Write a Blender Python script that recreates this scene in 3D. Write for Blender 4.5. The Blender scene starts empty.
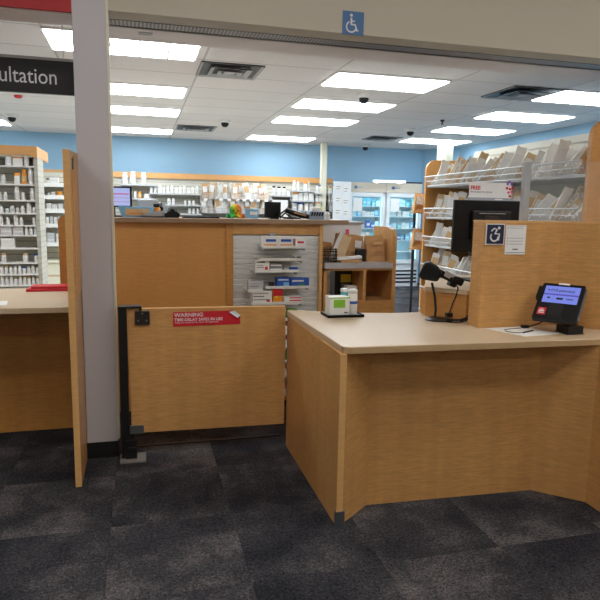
import bpy, math, random
from mathutils import Matrix, Vector
random.seed(7)
S = bpy.context.scene
COL = S.collection
PI = math.pi
ORG = {}

# ---------------------------------------------------------------- materials
def lin(c):
    return tuple(((v/255)/12.92 if v/255 <= .04045 else ((v/255+.055)/1.055)**2.4) for v in c)
def newmat(name):
    m = bpy.data.materials.new(name); m.use_nodes = True
    nt = m.node_tree; b = nt.nodes['Principled BSDF']
    return m, nt, b
def mat(name, rgb, rough=.5, metal=0, var=.06, scale=20, emit=0, spec=.5):
    m, nt, b = newmat(name)
    c = lin(rgb)
    tc = nt.nodes.new('ShaderNodeTexCoord'); nz = nt.nodes.new('ShaderNodeTexNoise')
    nz.inputs['Scale'].default_value = scale; nz.inputs['Detail'].default_value = 3
    mx = nt.nodes.new('ShaderNodeMix'); mx.data_type = 'RGBA'
    mx.inputs[6].default_value = tuple(v*(1-var) for v in c)+(1,)
    mx.inputs[7].default_value = tuple(min(1, v*(1+var)) for v in c)+(1,)
    nt.links.new(tc.outputs['Object'], nz.inputs['Vector'])
    nt.links.new(nz.outputs['Fac'], mx.inputs[0])
    nt.links.new(mx.outputs[2], b.inputs['Base Color'])
    b.inputs['Roughness'].default_value = rough; b.inputs['Metallic'].default_value = metal
    b.inputs['Specular IOR Level'].default_value = spec
    if emit:
        nt.links.new(mx.outputs[2], b.inputs['Emission Color'])
        b.inputs['Emission Strength'].default_value = emit
    return m
def wood(name, rgb, rough=.38, amt=.16, vert=False):
    m, nt, b = newmat(name)
    c = lin(rgb); L = nt.links.new
    tc = nt.nodes.new('ShaderNodeTexCoord')
    mp = nt.nodes.new('ShaderNodeMapping'); mp.inputs['Scale'].default_value = (12, 12, 120)
    n1 = nt.nodes.new('ShaderNodeTexNoise'); n1.inputs['Scale'].default_value = 1; n1.inputs['Detail'].default_value = 3; n1.inputs['Distortion'].default_value = .6
    mp2 = nt.nodes.new('ShaderNodeMapping'); mp2.inputs['Scale'].default_value = (14, 14, .8)
    n2 = nt.nodes.new('ShaderNodeTexNoise'); n2.inputs['Scale'].default_value = 1; n2.inputs['Detail'].default_value = 4
    L(tc.outputs['Object'], mp.inputs['Vector']); L(mp.outputs['Vector'], n1.inputs['Vector'])
    L(tc.outputs['Object'], mp2.inputs['Vector']); L(mp2.outputs['Vector'], n2.inputs['Vector'])
    r1 = nt.nodes.new('ShaderNodeMapRange'); r1.inputs[1].default_value = .3; r1.inputs[2].default_value = .7; r1.inputs[3].default_value = 1-amt; r1.inputs[4].default_value = 1+amt*.6
    r2 = nt.nodes.new('ShaderNodeMapRange'); r2.inputs[1].default_value = .3; r2.inputs[2].default_value = .7; r2.inputs[3].default_value = 1-amt*.45; r2.inputs[4].default_value = 1+amt*.4
    L(n1.outputs['Fac'], r1.inputs[0]); L(n2.outputs['Fac'], r2.inputs[0])
    mu = nt.nodes.new('ShaderNodeMath'); mu.operation = 'MULTIPLY'
    L(r1.outputs[0], mu.inputs[0]); L(r2.outputs[0], mu.inputs[1])
    vm = nt.nodes.new('ShaderNodeVectorMath'); vm.operation = 'SCALE'; vm.inputs[0].default_value = c
    L(mu.outputs[0], vm.inputs['Scale']); L(vm.outputs[0], b.inputs['Base Color'])
    b.inputs['Roughness'].default_value = rough
    return m
def emis(name, rgb, strength, base=.8):
    m, nt, b = newmat(name)
    b.inputs['Base Color'].default_value = (base, base, base, 1)
    b.inputs['Emission Color'].default_value = lin(rgb)+(1,)
    b.inputs['Emission Strength'].default_value = strength
    return m
def glass(name, rgb=(235, 242, 245), alpha=.12, rough=.03):
    m, nt, b = newmat(name)
    b.inputs['Base Color'].default_value = lin(rgb)+(1,)
    b.inputs['Roughness'].default_value = rough
    b.inputs['Alpha'].default_value = alpha
    return m

M = {}
M['wood'] = wood('maple_laminate', (207, 155, 94))
M['wood_edge'] = wood('maple_edge_banding', (222, 172, 110), amt=.08)
M['wood_dark'] = wood('orange_maple_laminate', (200, 142, 76))
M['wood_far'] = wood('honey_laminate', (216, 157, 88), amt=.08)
M['trim_wood'] = wood('maple_trim', (214, 160, 100), amt=.07)
M['top'] = mat('beige_laminate', (208, 184, 152), .38, var=.06, scale=60)
M['top_edge'] = mat('tan_counter_edge', (190, 158, 116), .45, var=.05)
M['fartop'] = mat('brown_grey_laminate', (158, 130, 104), .4)
M['white_paint'] = mat('grey_white_paint', (200, 194, 197), .55, var=.015, scale=3)
M['header'] = mat('beige_paint', (196, 187, 170), .7, var=.03, scale=2)
M['soffit'] = mat('mauve_grey_paint', (226, 216, 212), .6, var=.02)
M['red_paint'] = mat('red_paint', (172, 26, 30), .5, var=.05)
M['blue_wall'] = mat('sky_blue_paint', (146, 184, 210), .7, var=.02, scale=2)
M['white'] = mat('white_plastic', (232, 231, 226), .4, var=.02)
M['offwhite'] = mat('cream_painted_steel', (214, 210, 194), .45, var=.03)
M['cream'] = mat('cream_paint', (226, 222, 200), .5, var=.02)
M['paper'] = mat('white_paper', (238, 237, 234), .8, var=.04)
M['black'] = mat('black_plastic', (15, 15, 17), .4, var=.2, spec=.35)
M['matte_black'] = mat('black_painted_steel', (14, 14, 15), .5, var=.2)
M['rubber'] = mat('black_vinyl_base', (24, 25, 26), .5, var=.2)
M['dgrey'] = mat('dark_grey_metal', (64, 58, 56), .4, .6, var=.1)
M['grey'] = mat('grey_plastic', (168, 168, 168), .5)
M['steel'] = mat('brushed_steel', (150, 155, 160), .35, .9)
M['lgrey'] = mat('light_grey_metal', (196, 198, 200), .4, .2)
M['slatwhite'] = mat('white_slatwall', (232, 234, 232), .5, var=.02)
M['shelfgrey'] = mat('grey_shelf_back', (128, 126, 122), .6)
M['orange'] = mat('orange_plastic', (236, 152, 40), .4)
M['blue'] = mat('blue_print', (36, 88, 178), .5, var=.25, scale=60)
M['lblue'] = mat('light_blue_plastic', (128, 186, 222), .5)
M['navy'] = mat('navy_sign', (28, 34, 66), .4)
M['signblue'] = mat('blue_sign', (66, 110, 158), .4)
M['red'] = mat('red_print', (206, 36, 48), .45, var=.08)
M['green'] = mat('lime_green_print', (130, 190, 48), .5)
M['dgreen'] = mat('green_print', (60, 130, 70), .5)
M['teal'] = mat('teal_print', (90, 186, 190), .5)
M['pink'] = mat('pink_print', (226, 90, 130), .5)
M['yellow'] = mat('yellow_print', (230, 206, 60), .5)
M['tanprint'] = mat('tan_print', (218, 180, 130), .6)
M['purple'] = mat('purple_print', (130, 80, 190), .5)
M['txtwhite'] = mat('white_lettering', (222, 222, 224), .5)
M['txtgrey'] = mat('grey_lettering', (84, 84, 90), .5)
M['txtdark'] = mat('dark_lettering', (40, 40, 46), .5)
M['scuff'] = mat('worn_metal_plate', (130, 126, 120), .7, var=.3, scale=40)
M['glass'] = glass('clear_acrylic', (225, 232, 232), .06, .06)
M['fglass'] = glass('fridge_glass', (200, 230, 240), .08)
M['fcase'] = mat('white_fridge_enamel', (232, 236, 238), .35, var=.01)
M['fin'] = mat('fridge_liner', (196, 218, 226), .5)
M['lamp'] = emis('fluorescent_diffuser', (240, 248, 255), 14.5)
M['flamp'] = emis('cool_fridge_lamp', (140, 225, 255), 7)
M['stripglow'] = emis('lit_strip', (250, 252, 255), 1.3)
M['screen'] = emis('lavender_screen', (120, 136, 236), .8, .03)
M['screen_band'] = emis('violet_screen_band', (88, 66, 190), .7, .03)
M['pcscreen'] = emis('pale_screen', (176, 188, 240), .85, .03)
M['pcband'] = emis('rose_screen_band', (196, 110, 160), .8, .03)

def kraft_mat(name, rgb, streak, amt=.35):
    m, nt, b = newmat(name); L = nt.links.new
    tc = nt.nodes.new('ShaderNodeTexCoord')
    nz = nt.nodes.new('ShaderNodeTexNoise'); nz.inputs['Scale'].default_value = 55; nz.inputs['Detail'].default_value = 2
    L(tc.outputs['Object'], nz.inputs['Vector'])
    rp = nt.nodes.new('ShaderNodeValToRGB')
    rp.color_ramp.elements[0].position = .5-amt*.3; rp.color_ramp.elements[0].color = lin(streak)+(1,)
    rp.color_ramp.elements[1].position = .5+.04; rp.color_ramp.elements[1].color = lin(rgb)+(1,)
    L(nz.outputs['Fac'], rp.inputs[0]); L(rp.outputs[0], b.inputs['Base Color'])
    b.inputs['Roughness'].default_value = .8
    return m
M['bagwhite'] = mat('white_bag_paper', (242, 239, 232), .8, var=.05)
M['bagprint'] = kraft_mat('printed_bag_paper', (232, 227, 217), (188, 170, 148), .2)
M['bagtan'] = mat('tan_bag_paper', (214, 186, 146), .8, var=.1)
M['kraft'] = mat('brown_kraft_paper', (196, 150, 100), .8, var=.1)

def carpet():
    m, nt, b = newmat('charcoal_carpet_tiles'); L = nt.links.new; N = nt.nodes.new
    tc = N('ShaderNodeTexCoord')
    mp = N('ShaderNodeMapping'); mp.inputs['Location'].default_value = (.28, .13, 0); mp.inputs['Scale'].default_value = (1/.61, 1/.61, 1)
    L(tc.outputs['Object'], mp.inputs['Vector'])
    fl = N('ShaderNodeVectorMath'); fl.operation = 'FLOOR'; L(mp.outputs[0], fl.inputs[0])
    wn = N('ShaderNodeTexWhiteNoise'); wn.noise_dimensions = '3D'; L(fl.outputs[0], wn.inputs['Vector'])
    # blotches, offset per tile so they break at the tile joints
    ad = N('ShaderNodeVectorMath'); ad.operation = 'MULTIPLY_ADD'; ad.inputs[1].default_value = (7, 7, 7)
    L(wn.outputs['Color'], ad.inputs[0]); L(tc.outputs['Object'], ad.inputs[2])
    n1 = N('ShaderNodeTexNoise'); n1.inputs['Scale'].default_value = 2.2; n1.inputs['Detail'].default_value = 5; n1.inputs['Roughness'].default_value = .65
    L(ad.outputs[0], n1.inputs['Vector'])
    n2 = N('ShaderNodeTexNoise'); n2.inputs['Scale'].default_value = 110; n2.inputs['Detail'].default_value = 4; n2.inputs['Roughness'].default_value = .75
    L(tc.outputs['Object'], n2.inputs['Vector'])
    n3 = N('ShaderNodeTexNoise'); n3.inputs['Scale'].default_value = 60; n3.inputs['Detail'].default_value = 3
    L(tc.outputs['Object'], n3.inputs['Vector'])
    def rng(src, a, b_, c, d):
        r = N('ShaderNodeMapRange'); r.inputs[1].default_value = a; r.inputs[2].default_value = b_; r.inputs[3].default_value = c; r.inputs[4].default_value = d
        L(src, r.inputs[0]); return r.outputs[0]
    t = rng(wn.outputs['Value'], 0, 1, -.12, .12)
    s = N('ShaderNodeMath'); s.operation = 'ADD'; L(t, s.inputs[0]); L(rng(n1.outputs['Fac'], .3, .7, .0, 1.), s.inputs[1])
    rp = N('ShaderNodeValToRGB')
    rp.color_ramp.elements[0].position = .15; rp.color_ramp.elements[0].color = lin((40, 40, 45))+(1,)
    rp.color_ramp.elements[1].position = .95; rp.color_ramp.elements[1].color = lin((98, 93, 92))+(1,)
    e = rp.color_ramp.elements.new(.55); e.color = lin((62, 61, 64))+(1,)
    L(s.outputs[0], rp.inputs[0])
    mu = N('ShaderNodeMath'); mu.operation = 'MULTIPLY'
    L(rng(n2.outputs['Fac'], .35, .65, .25, 1.8), mu.inputs[0]); L(rng(n3.outputs['Fac'], .3, .7, .55, 1.45), mu.inputs[1])
    vm = N('ShaderNodeVectorMath'); vm.operation = 'SCALE'; L(rp.outputs[0], vm.inputs[0]); L(mu.outputs[0], vm.inputs['Scale'])
    L(vm.outputs[0], b.inputs['Base Color']); b.inputs['Roughness'].default_value = .95
    b.inputs['Specular IOR Level'].default_value = .15
    bp = N('ShaderNodeBump'); bp.inputs['Strength'].default_value = .5; bp.inputs['Distance'].default_value = .004
    L(n2.outputs['Fac'], bp.inputs['Height']); L(bp.outputs[0], b.inputs['Normal'])
    return m
M['carpet'] = carpet()

def grid_mat(name, rgb, line, w, h, offx, offy, mortar, axes='xy'):
    m, nt, b = newmat(name); L = nt.links.new; N = nt.nodes.new
    tc = N('ShaderNodeTexCoord'); sp = N('ShaderNodeSeparateXYZ'); cb = N('ShaderNodeCombineXYZ')
    L(tc.outputs['Object'], sp.inputs[0])
    for i, a in enumerate(axes): L(sp.outputs['xyz'.index(a)], cb.inputs[i])
    mp = N('ShaderNodeMapping'); mp.inputs['Location'].default_value = (offx, offy, 0); L(cb.outputs[0], mp.inputs[0])
    br = N('ShaderNodeTexBrick'); br.offset = 0; br.inputs['Scale'].default_value = 1
    br.inputs['Brick Width'].default_value = w; br.inputs['Row Height'].default_value = h
    br.inputs['Mortar Size'].default_value = mortar; br.inputs['Mortar Smooth'].default_value = .3
    c = lin(rgb)
    br.inputs['Color1'].default_value = c+(1,); br.inputs['Color2'].default_value = tuple(v*.93 for v in c)+(1,)
    br.inputs['Mortar'].default_value = lin(line)+(1,)
    L(mp.outputs[0], br.inputs['Vector'])
    nz = N('ShaderNodeTexNoise'); nz.inputs['Scale'].default_value = 60; L(tc.outputs['Object'], nz.inputs['Vector'])
    mr = N('ShaderNodeMapRange'); mr.inputs[1].default_value = .35; mr.inputs[2].default_value = .65; mr.inputs[3].default_value = .95; mr.inputs[4].default_value = 1.04
    L(nz.outputs['Fac'], mr.inputs[0])
    vm = N('ShaderNodeVectorMath'); vm.operation = 'SCALE'; L(br.outputs['Color'], vm.inputs[0]); L(mr.outputs[0], vm.inputs['Scale'])
    L(vm.outputs[0], b.inputs['Base Color']); b.inputs['Roughness'].default_value = .8
    return m
M['tiles'] = grid_mat('acoustic_tiles', (232, 226, 222), (190, 184, 180), 1.31, .66, .70, .06, .012)
M['bounce_vinyl'] = grid_mat('cream_bounce_tiles', (222, 216, 204), (190, 184, 172), .3, .3, 0, 0, .004)
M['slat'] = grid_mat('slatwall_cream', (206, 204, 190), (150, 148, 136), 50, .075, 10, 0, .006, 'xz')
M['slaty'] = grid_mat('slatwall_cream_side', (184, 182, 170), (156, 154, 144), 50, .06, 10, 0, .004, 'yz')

# ---------------------------------------------------------------- mesh helpers
class MB:
    def __init__(s): s.v = []; s.f = []
    def add(s, vs, fs):
        k = len(s.v); s.v += [tuple(v) for v in vs]; s.f += [tuple(i+k for i in f) for f in fs]; return s
    def box(s, x0, x1, y0, y1, z0, z1, R=None, c=None):
        vs = [Vector((x, y, z)) for x in (x0, x1) for y in (y0, y1) for z in (z0, z1)]
        if R is not None:
            c = Vector(c) if c else Vector(((x0+x1)/2, (y0+y1)/2, (z0+z1)/2))
            vs = [c+R@(v-c) for v in vs]
        return s.add(vs, [(0, 1, 3, 2), (4, 6, 7, 5), (0, 4, 5, 1), (2, 3, 7, 6), (0, 2, 6, 4), (1, 5, 7, 3)])
    def prism(s, poly, a0, a1, axis='z'):
        f = {'z': lambda p, a: (p[0], p[1], a), 'y': lambda p, a: (p[0], a, p[1]), 'x': lambda p, a: (a, p[0], p[1])}[axis]
        n = len(poly)
        return s.add([f(p, a0) for p in poly]+[f(p, a1) for p in poly],
                     [tuple(range(n))[::-1], tuple(range(n, 2*n))]+[(i, (i+1) % n, n+(i+1) % n, n+i) for i in range(n)])
    def cyl(s, p0, p1, r0, r1=None, n=16):
        r1 = r0 if r1 is None else r1
        p0, p1 = Vector(p0), Vector(p1); d = (p1-p0).normalized()
        a = d.orthogonal().normalized(); b = d.cross(a)
        ring = lambda p, r: [p+(a*math.cos(2*PI*i/n)+b*math.sin(2*PI*i/n))*r for i in range(n)]
        return s.add(ring(p0, r0)+ring(p1, r1), [tuple(range(n))[::-1], tuple(range(n, 2*n))]+[(i, (i+1) % n, n+(i+1) % n, n+i) for i in range(n)])
    def tube(s, pts, r, n=8):
        pts = [Vector(p) for p in pts]; k = len(s.v); prev = None
        for i, p in enumerate(pts):
            d = (pts[min(i+1, len(pts)-1)]-pts[max(i-1, 0)]).normalized()
            if prev is None: a = d.orthogonal().normalized()
            else: a = (prev-d*prev.dot(d)).normalized()
            prev = a; b = d.cross(a)
            s.v += [tuple(p+(a*math.cos(2*PI*j/n)+b*math.sin(2*PI*j/n))*r) for j in range(n)]
        for i in range(len(pts)-1):
            for j in range(n):
                a0 = k+i*n+j; a1 = k+i*n+(j+1) % n
                s.f.append((a0, a1, a1+n, a0+n))
        s.f.append(tuple(k+j for j in range(n))[::-1]); s.f.append(tuple(k+(len(pts)-1)*n+j for j in range(n)))
        return s
    def lathe(s, prof, c=(0, 0, 0), n=18, R=None):
        k = len(s.v); c = Vector(c)
        for r, z in prof:
            for j in range(n):
                v = Vector((r*math.cos(2*PI*j/n), r*math.sin(2*PI*j/n), z))
                if R is not None: v = R@v
                s.v.append(tuple(c+v))
        for i in range(len(prof)-1):
            for j in range(n):
                a0 = k+i*n+j; a1 = k+i*n+(j+1) % n
                s.f.append((a0, a1, a1+n, a0+n))
        s.f.append(tuple(k+j for j in range(n))[::-1]); s.f.append(tuple(k+(len(prof)-1)*n+j for j in range(n)))
        return s
    def xform(s, mx):
        s.v = [tuple(mx@Vector(v)) for v in s.v]; return s
    def build(s, name, m, parent=None, loc=None, bevel=0, smooth=False, seg=2):
        o0 = Vector(ORG.get(parent.name, (0, 0, 0))) if parent else Vector(loc or (0, 0, 0))
        me = bpy.data.meshes.new(name)
        me.from_pydata([tuple(Vector(v)-o0) for v in s.v], [], s.f); me.update()
        import bmesh
        bm = bmesh.new(); bm.from_mesh(me); bmesh.ops.recalc_face_normals(bm, faces=bm.faces); bm.to_mesh(me); bm.free()
        me.materials.append(M[m] if isinstance(m, str) else m)
        o = bpy.data.objects.new(name, me); COL.objects.link(o)
        if parent: o.parent = parent; ORG[o.name] = tuple(o0)
        else: o.location = o0; ORG[o.name] = tuple(o0)
        if bevel:
            b = o.modifiers.new('bevel', 'BEVEL'); b.width = bevel; b.segments = seg; b.limit_method = 'ANGLE'; b.angle_limit = .7
        if smooth:
            for p in me.polygons: p.use_smooth = True
            try: me.set_sharp_from_angle(angle=.7)
            except Exception: pass
        return o
def tag(o, label, cat, group=None):
    o['label'] = label; o['category'] = cat
    if group: o['group'] = group
    return o
def thing(name, label, cat, loc=(0, 0, 0), group=None, rotz=0):
    o = bpy.data.objects.new(name, None); COL.objects.link(o); o.location = loc; o.rotation_euler = (0, 0, rotz)
    o.empty_display_size = .1
    ORG[o.name] = tuple(loc) if not rotz else (0, 0, 0)
    return tag(o, label, cat, group)
def lthing(name, label, cat, loc=(0, 0, 0), rot=(0, 0, 0), group=None):   # parts given in the thing's own frame
    o = bpy.data.objects.new(name, None); COL.objects.link(o); o.location = loc; o.rotation_euler = rot
    o.empty_display_size = .1; ORG[o.name] = (0, 0, 0)
    return tag(o, label, cat, group)
def struct(name, mb, m, parent=None, **k):
    o = mb.build(name, m, parent, **k); o['kind'] = 'structure'; return o
def dup(root, loc, rot=None, label=None, group=None, scale=None):
    r = root.copy(); COL.objects.link(r); r.location = loc
    if rot is not None: r.rotation_euler = rot
    if scale is not None: r.scale = scale
    if label: r['label'] = label
    if group: r['group'] = group
    for ch in list(root.children):
        c = ch.copy(); COL.objects.link(c); c.parent = r
        for g in ch.children:
            d = g.copy(); COL.objects.link(d); d.parent = c
    return r
class Proto:          # first use moves the model itself, later uses copy it
    def __init__(s, make): s.make = make; s.root = None
    def put(s, label, loc, rot=None, group=None, scale=None):
        if s.root is None:
            s.root = s.make(label); r = s.root; r.location = loc
            if rot is not None: r.rotation_euler = rot
            if scale is not None: r.scale = scale
            if group: r['group'] = group
            return r
        return dup(s.root, loc, rot, label, group, scale)
def text(name, body, size, mx, m, parent, align='LEFT', sx=1., bold=0, depth=.0006):
    cu = bpy.data.curves.new(name, 'FONT'); cu.body = body; cu.size = size; cu.align_x = align; cu.extrude = depth; cu.offset = bold
    cu.resolution_u = 3
    t = bpy.data.objects.new('tmp', cu); COL.objects.link(t)
    bpy.context.view_layer.update()
    me = bpy.data.meshes.new_from_object(t.evaluated_get(bpy.context.evaluated_depsgraph_get()))
    bpy.data.objects.remove(t)
    o0 = Vector(ORG.get(parent.name, (0, 0, 0)))
    me.transform(Matrix.Translation(-o0)@mx@Matrix.Diagonal((sx, 1, 1, 1)))
    me.materials.clear(); me.materials.append(M[m])
    o = bpy.data.objects.new(name, me); COL.objects.link(o); o.parent = parent; ORG[o.name] = tuple(o0)
    return o
def front(x, y, z, rz=0):   # text standing upright and facing -Y
    return Matrix.Translation((x, y, z))@Matrix.Rotation(rz, 4, 'Z')@Matrix.Rotation(PI/2, 4, 'X')
ORDN = ['first', 'second', 'third', 'fourth', 'fifth', 'sixth', 'seventh', 'eighth', 'ninth', 'tenth', 'eleventh', 'twelfth',
        'thirteenth', 'fourteenth', 'fifteenth', 'sixteenth', 'seventeenth', 'eighteenth', 'nineteenth', 'twentieth']+\
       ['twenty-'+w for w in ['first', 'second', 'third', 'fourth', 'fifth', 'sixth', 'seventh', 'eighth', 'ninth']]+['thirtieth']
def Rz(a): return Matrix.Rotation(a, 3, 'Z')
def Rx(a): return Matrix.Rotation(a, 3, 'X')
def Ry(a): return Matrix.Rotation(a, 3, 'Y')

# ---------------------------------------------------------------- camera
cam = bpy.data.cameras.new('camera'); co = bpy.data.objects.new('camera', cam); COL.objects.link(co)
y_, p_, r_ = [math.radians(a) for a in (15, 8.5, 1.0)]
D = Vector((math.sin(y_)*math.cos(p_), math.cos(y_)*math.cos(p_), -math.sin(p_)))
R0 = Vector((math.cos(y_), -math.sin(y_), 0)); U0 = R0.cross(D)
Rr = math.cos(r_)*R0+math.sin(r_)*U0; Uu = -math.sin(r_)*R0+math.cos(r_)*U0
m3 = Matrix((Rr, Uu, -D)).transposed()
co.matrix_world = Matrix.Translation((0, 0, 1.6))@m3.to_4x4()
cam.sensor_width = 36; cam.lens = 36; cam.clip_start = .05
S.camera = co

# ---------------------------------------------------------------- the room
CZ = 2.97
struct('floor', MB().box(-4.5, 7.6, -4.5, 12.7, -.1, 0), 'carpet')
struct('ceiling', MB().box(-4.5, 7.6, 4.03, 12.7, CZ, CZ+.1), 'tiles')
struct('ceiling_front', MB().box(-4.5, 7.6, -4.5, 4.04, 4.2, 4.3), 'tiles')
struct('floor_bounce', MB().box(-4.2, 2.75, 5.9, 11.65, 0, .004), 'bounce_vinyl')  # pale floor added out of view to bounce light onto the ceiling
struct('wall_back', MB().box(-4.5, 6.1, 12.5, 12.7, 0, CZ), 'blue_wall')
struct('wall_right', MB().prism([(6.1, 12.5), (6.53, 11.6), (6.53, 3.88), (6.9, 3.88), (6.9, 12.7), (6.1, 12.7)], 0, CZ), 'blue_wall')
struct('wall_left', MB().box(-4.5, -4.3, 3.88, 12.5, 0, CZ), 'blue_wall')
struct('wall_front_left', MB().box(-4.5, -4.3, -4.5, 3.88, 0, 4.2), 'header')
struct('wall_front_right', MB().box(7.4, 7.6, -4.5, 3.88, 0, 4.2), 'header')
struct('wall_entrance', MB().box(-4.3, 7.4, -4.5, -4.3, 0, 4.2), 'header')
# bulkhead over the gate: beige fascia and a soffit with the rolled-up perforated shutter in it
struct('wall_header', MB().box(-.16, 7.4, 3.88, 3.905, 2.735, 4.2).box(-.18, 7.4, 3.905, 4.04, 2.735, 2.76).box(-.18, 7.4, 4.02, 4.04, 2.76, 4.2), 'header')
struct('trim_1', MB().box(-.18, 7.4, 4.21, 4.5, 2.735, 2.76).box(-.18, 7.4, 4.48, 4.5, 2.76, 3.2).box(-.18, 7.4, 4.04, 4.21, 2.80, 2.82), 'soffit')
def perf():
    m, nt, b = newmat('perforated_steel'); L = nt.links.new; N = nt.nodes.new
    tc = N('ShaderNodeTexCoord'); v = N('ShaderNodeTexVoronoi'); v.inputs['Scale'].default_value = 42; v.inputs['Randomness'].default_value = 0
    L(tc.outputs['Object'], v.inputs['Vector'])
    rp = N('ShaderNodeValToRGB'); rp.color_ramp.elements[0].position = .44; rp.color_ramp.elements[0].color = (.012, .011, .012, 1)
    rp.color_ramp.elements[1].position = .5; rp.color_ramp.elements[1].color = lin((150, 140, 138))+(1,)
    L(v.outputs['Distance'], rp.inputs[0]); L(rp.outputs[0], b.inputs['Base Color']); b.inputs['Metallic'].default_value = .3; b.inputs['Roughness'].default_value = .5
    return m
M['perf'] = perf()
sh = thing('roller_shutter', 'rolled-up perforated grey steel shutter in the slot over the gate', 'shutter', (3.5, 4.12, 2.745))
MB().box(-.17, 7.3, 4.055, 4.185, 2.738, 2.75).build('bottom_bar', 'perf', sh)
MB().box(-.17, 7.3, 4.05, 4.056, 2.735, 2.80).box(-.17, 7.3, 4.184, 4.19, 2.735, 2.80).build('guide_rail', 'dgrey', sh)
g_ = MB().box(.02, .11, 4.27, 4.33, 2.731, 2.735).build('maker_plate', 'grey', sh)
struct('wall_header_left', MB().box(-4.5, -.35, 3.885, 4.13, 2.705, 4.2), 'red_paint')
struct('trim_2', MB().box(-4.5, -.35, 3.90, 4.13, 2.695, 2.705), 'soffit')
# column beside the gate
struct('column', MB().box(-.352, -.162, 3.88, 4.02, 0, 4.2), 'white_paint', bevel=.004)
struct('trim_3', MB().box(-.164, -.15, 3.875, 3.93, 0.12, 4.19), 'cream')
struct('baseboard_column', MB().box(-.356, -.158, 3.872, 4.024, 0, .105), 'rubber')
struct('column_cream', MB().box(3.62, 3.74, 12.0, 12.12, 0, CZ), 'cream', bevel=.01)
struct('column_round', MB().cyl((5.75, 10.8, 0), (5.75, 10.8, CZ), .15, n=32), 'cream', smooth=True)
# strip of worn floor edging under the shutter line
struct('trim_4', MB().box(-.06, .94, 4.0, 4.03, 0, .006), 'dgrey')

# ---------------------------------------------------------------- lights
def make_troffer(label):
    t = lthing('ceiling_light', label, 'ceiling light')
    w, d = .605, .3
    MB().box(-w-.02, w+.02, -d-.02, -d, -.012, .0).box(-w-.02, w+.02, d, d+.02, -.012, 0).box(-w-.02, -w, -d, d, -.012, 0).box(w, w+.02, -d, d, -.012, 0).build('frame', 'white', t)
    MB().box(-w, w, -d, d, -.022, -.001).build('diffuser', 'lamp', t)
    g = MB().box(-w, w, -.008, .008, -.027, -.0225)
    for i in range(1, 5): x = -w+2*w*i/5; g.box(x-.007, x+.007, -d, d, -.027, -.0225)
    g.build('louver', 'offwhite', t)
    return t
TR = Proto(make_troffer)
rows = [('left column of lights', [(-.085, 5.57, 'over the far counter'), (-.055, 7.56, 'second from the header'), (-.03, 9.13, 'third from the header'), (-.01, 11.4, 'nearest the blue back wall')]),
        ('middle column of lights', [(2.56, 6.23, 'nearest the header'), (2.6, 7.71, 'second from the header'), (2.64, 9.17, 'third from the header'), (2.66, 11.57, 'nearest the blue back wall')]),
        ('right column of lights', [(5.2, 6.23, 'nearest the header beside a vent'), (5.3, 7.7, 'second from the header'), (5.42, 9.25, 'third from the header'), (5.55, 10.85, 'nearest the blue back wall')]),
        ('far left column of lights', [(-2.7, 11.24, 'behind the black sign'), (-2.7, 5.57, 'added out of view over the left counter aisle'), (-2.75, 7.56, 'over the left shelving')])]  # the panel over the left counter aisle is added to brighten the shelving
for cn, L_ in rows:
    for x, y, w in L_:
        TR.put('lit ceiling panel in the %s, %s' % (cn, w), (x, y, CZ), None, 'recessed ceiling lights')
M['lamp_store'] = emis('store_diffuser', (250, 249, 247), 9.3)
def make_store_light(label):
    t = lthing('store_light', label, 'ceiling light')
    MB().box(-.64, .64, -.32, -.3, -.012, 0).box(-.64, .64, .3, .32, -.012, 0).box(-.64, -.62, -.3, .3, -.012, 0).box(.62, .64, -.3, .3, -.012, 0).build('frame', 'white', t)
    MB().box(-.62, .62, -.3, .3, -.02, -.001).build('diffuser', 'lamp_store', t)
    return t
SL = Proto(make_store_light)
for x in (-2.4, .6, 3.6, 6.2):
    for y in (1.55, .4, -3.2):
        SL.put('lit panel in the high ceiling of the customer area', (x, y, 4.2), None, 'customer area lights')

def make_vent(label):
    t = lthing('ceiling_vent', label, 'air vent')
    k = .3
    MB().box(-k, k, -k, k, -.004, -.001).build('backing', 'black', t)
    f = MB()
    for a, z in ((.3, -.012), (.2, -.03), (.12, -.04)):
        b = a-.045
        f.add([(-a, -a, z), (a, -a, z), (a, a, z), (-a, a, z), (-b, -b, z+.02), (b, -b, z+.02), (b, b, z+.02), (-b, b, z+.02)],
              [(0, 1, 5, 4), (1, 2, 6, 5), (2, 3, 7, 6), (3, 0, 4, 7)])
    f.box(-.05, .05, -.05, .05, -.03, -.025)
    o = f.build('louver', 'grey', t); s = o.modifiers.new('s', 'SOLIDIFY'); s.thickness = .004
    return t
VT = Proto(make_vent)
for x, y, w, s in ((.9, 6.24, 'dusty, over the far counter', 1.02), (.97, 10.75, 'far back, behind the one over the counter', 1.1), (4.28, 6.25, 'beside the lights on the right', 1.15), (4.45, 10.85, 'small looking, before the refrigerators', 1.)):
    VT.put('square grey ceiling vent, '+w, (x, y, CZ), None, 'ceiling vents', (s, s, 1))
def make_dome(label):
    t = lthing('security_camera', label, 'security camera')
    MB().lathe([(.09, 0), (.09, -.03), (.07, -.045)]).build('mount', 'white', t, smooth=True)
    MB().lathe([(.06, -.045), (.058, -.07), (.045, -.095), (.02, -.108), (.004, -.11)]).build('dome', 'black', t, smooth=True)
    return t
DM = Proto(make_dome)
for x, y, w in ((2.6, 6.95, 'below the second light of the middle column'), (4.4, 9.5, 'in front of the round white column'), (1.32, 9.63, 'beside the far small vent'), (4.6, 12.1, 'over the refrigerators by the blue wall'), (-1.85, 10.3, 'behind the black hanging sign')):
    DM.put('black dome camera on a white mount, '+w, (x, y, CZ), None, 'dome cameras')
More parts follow.
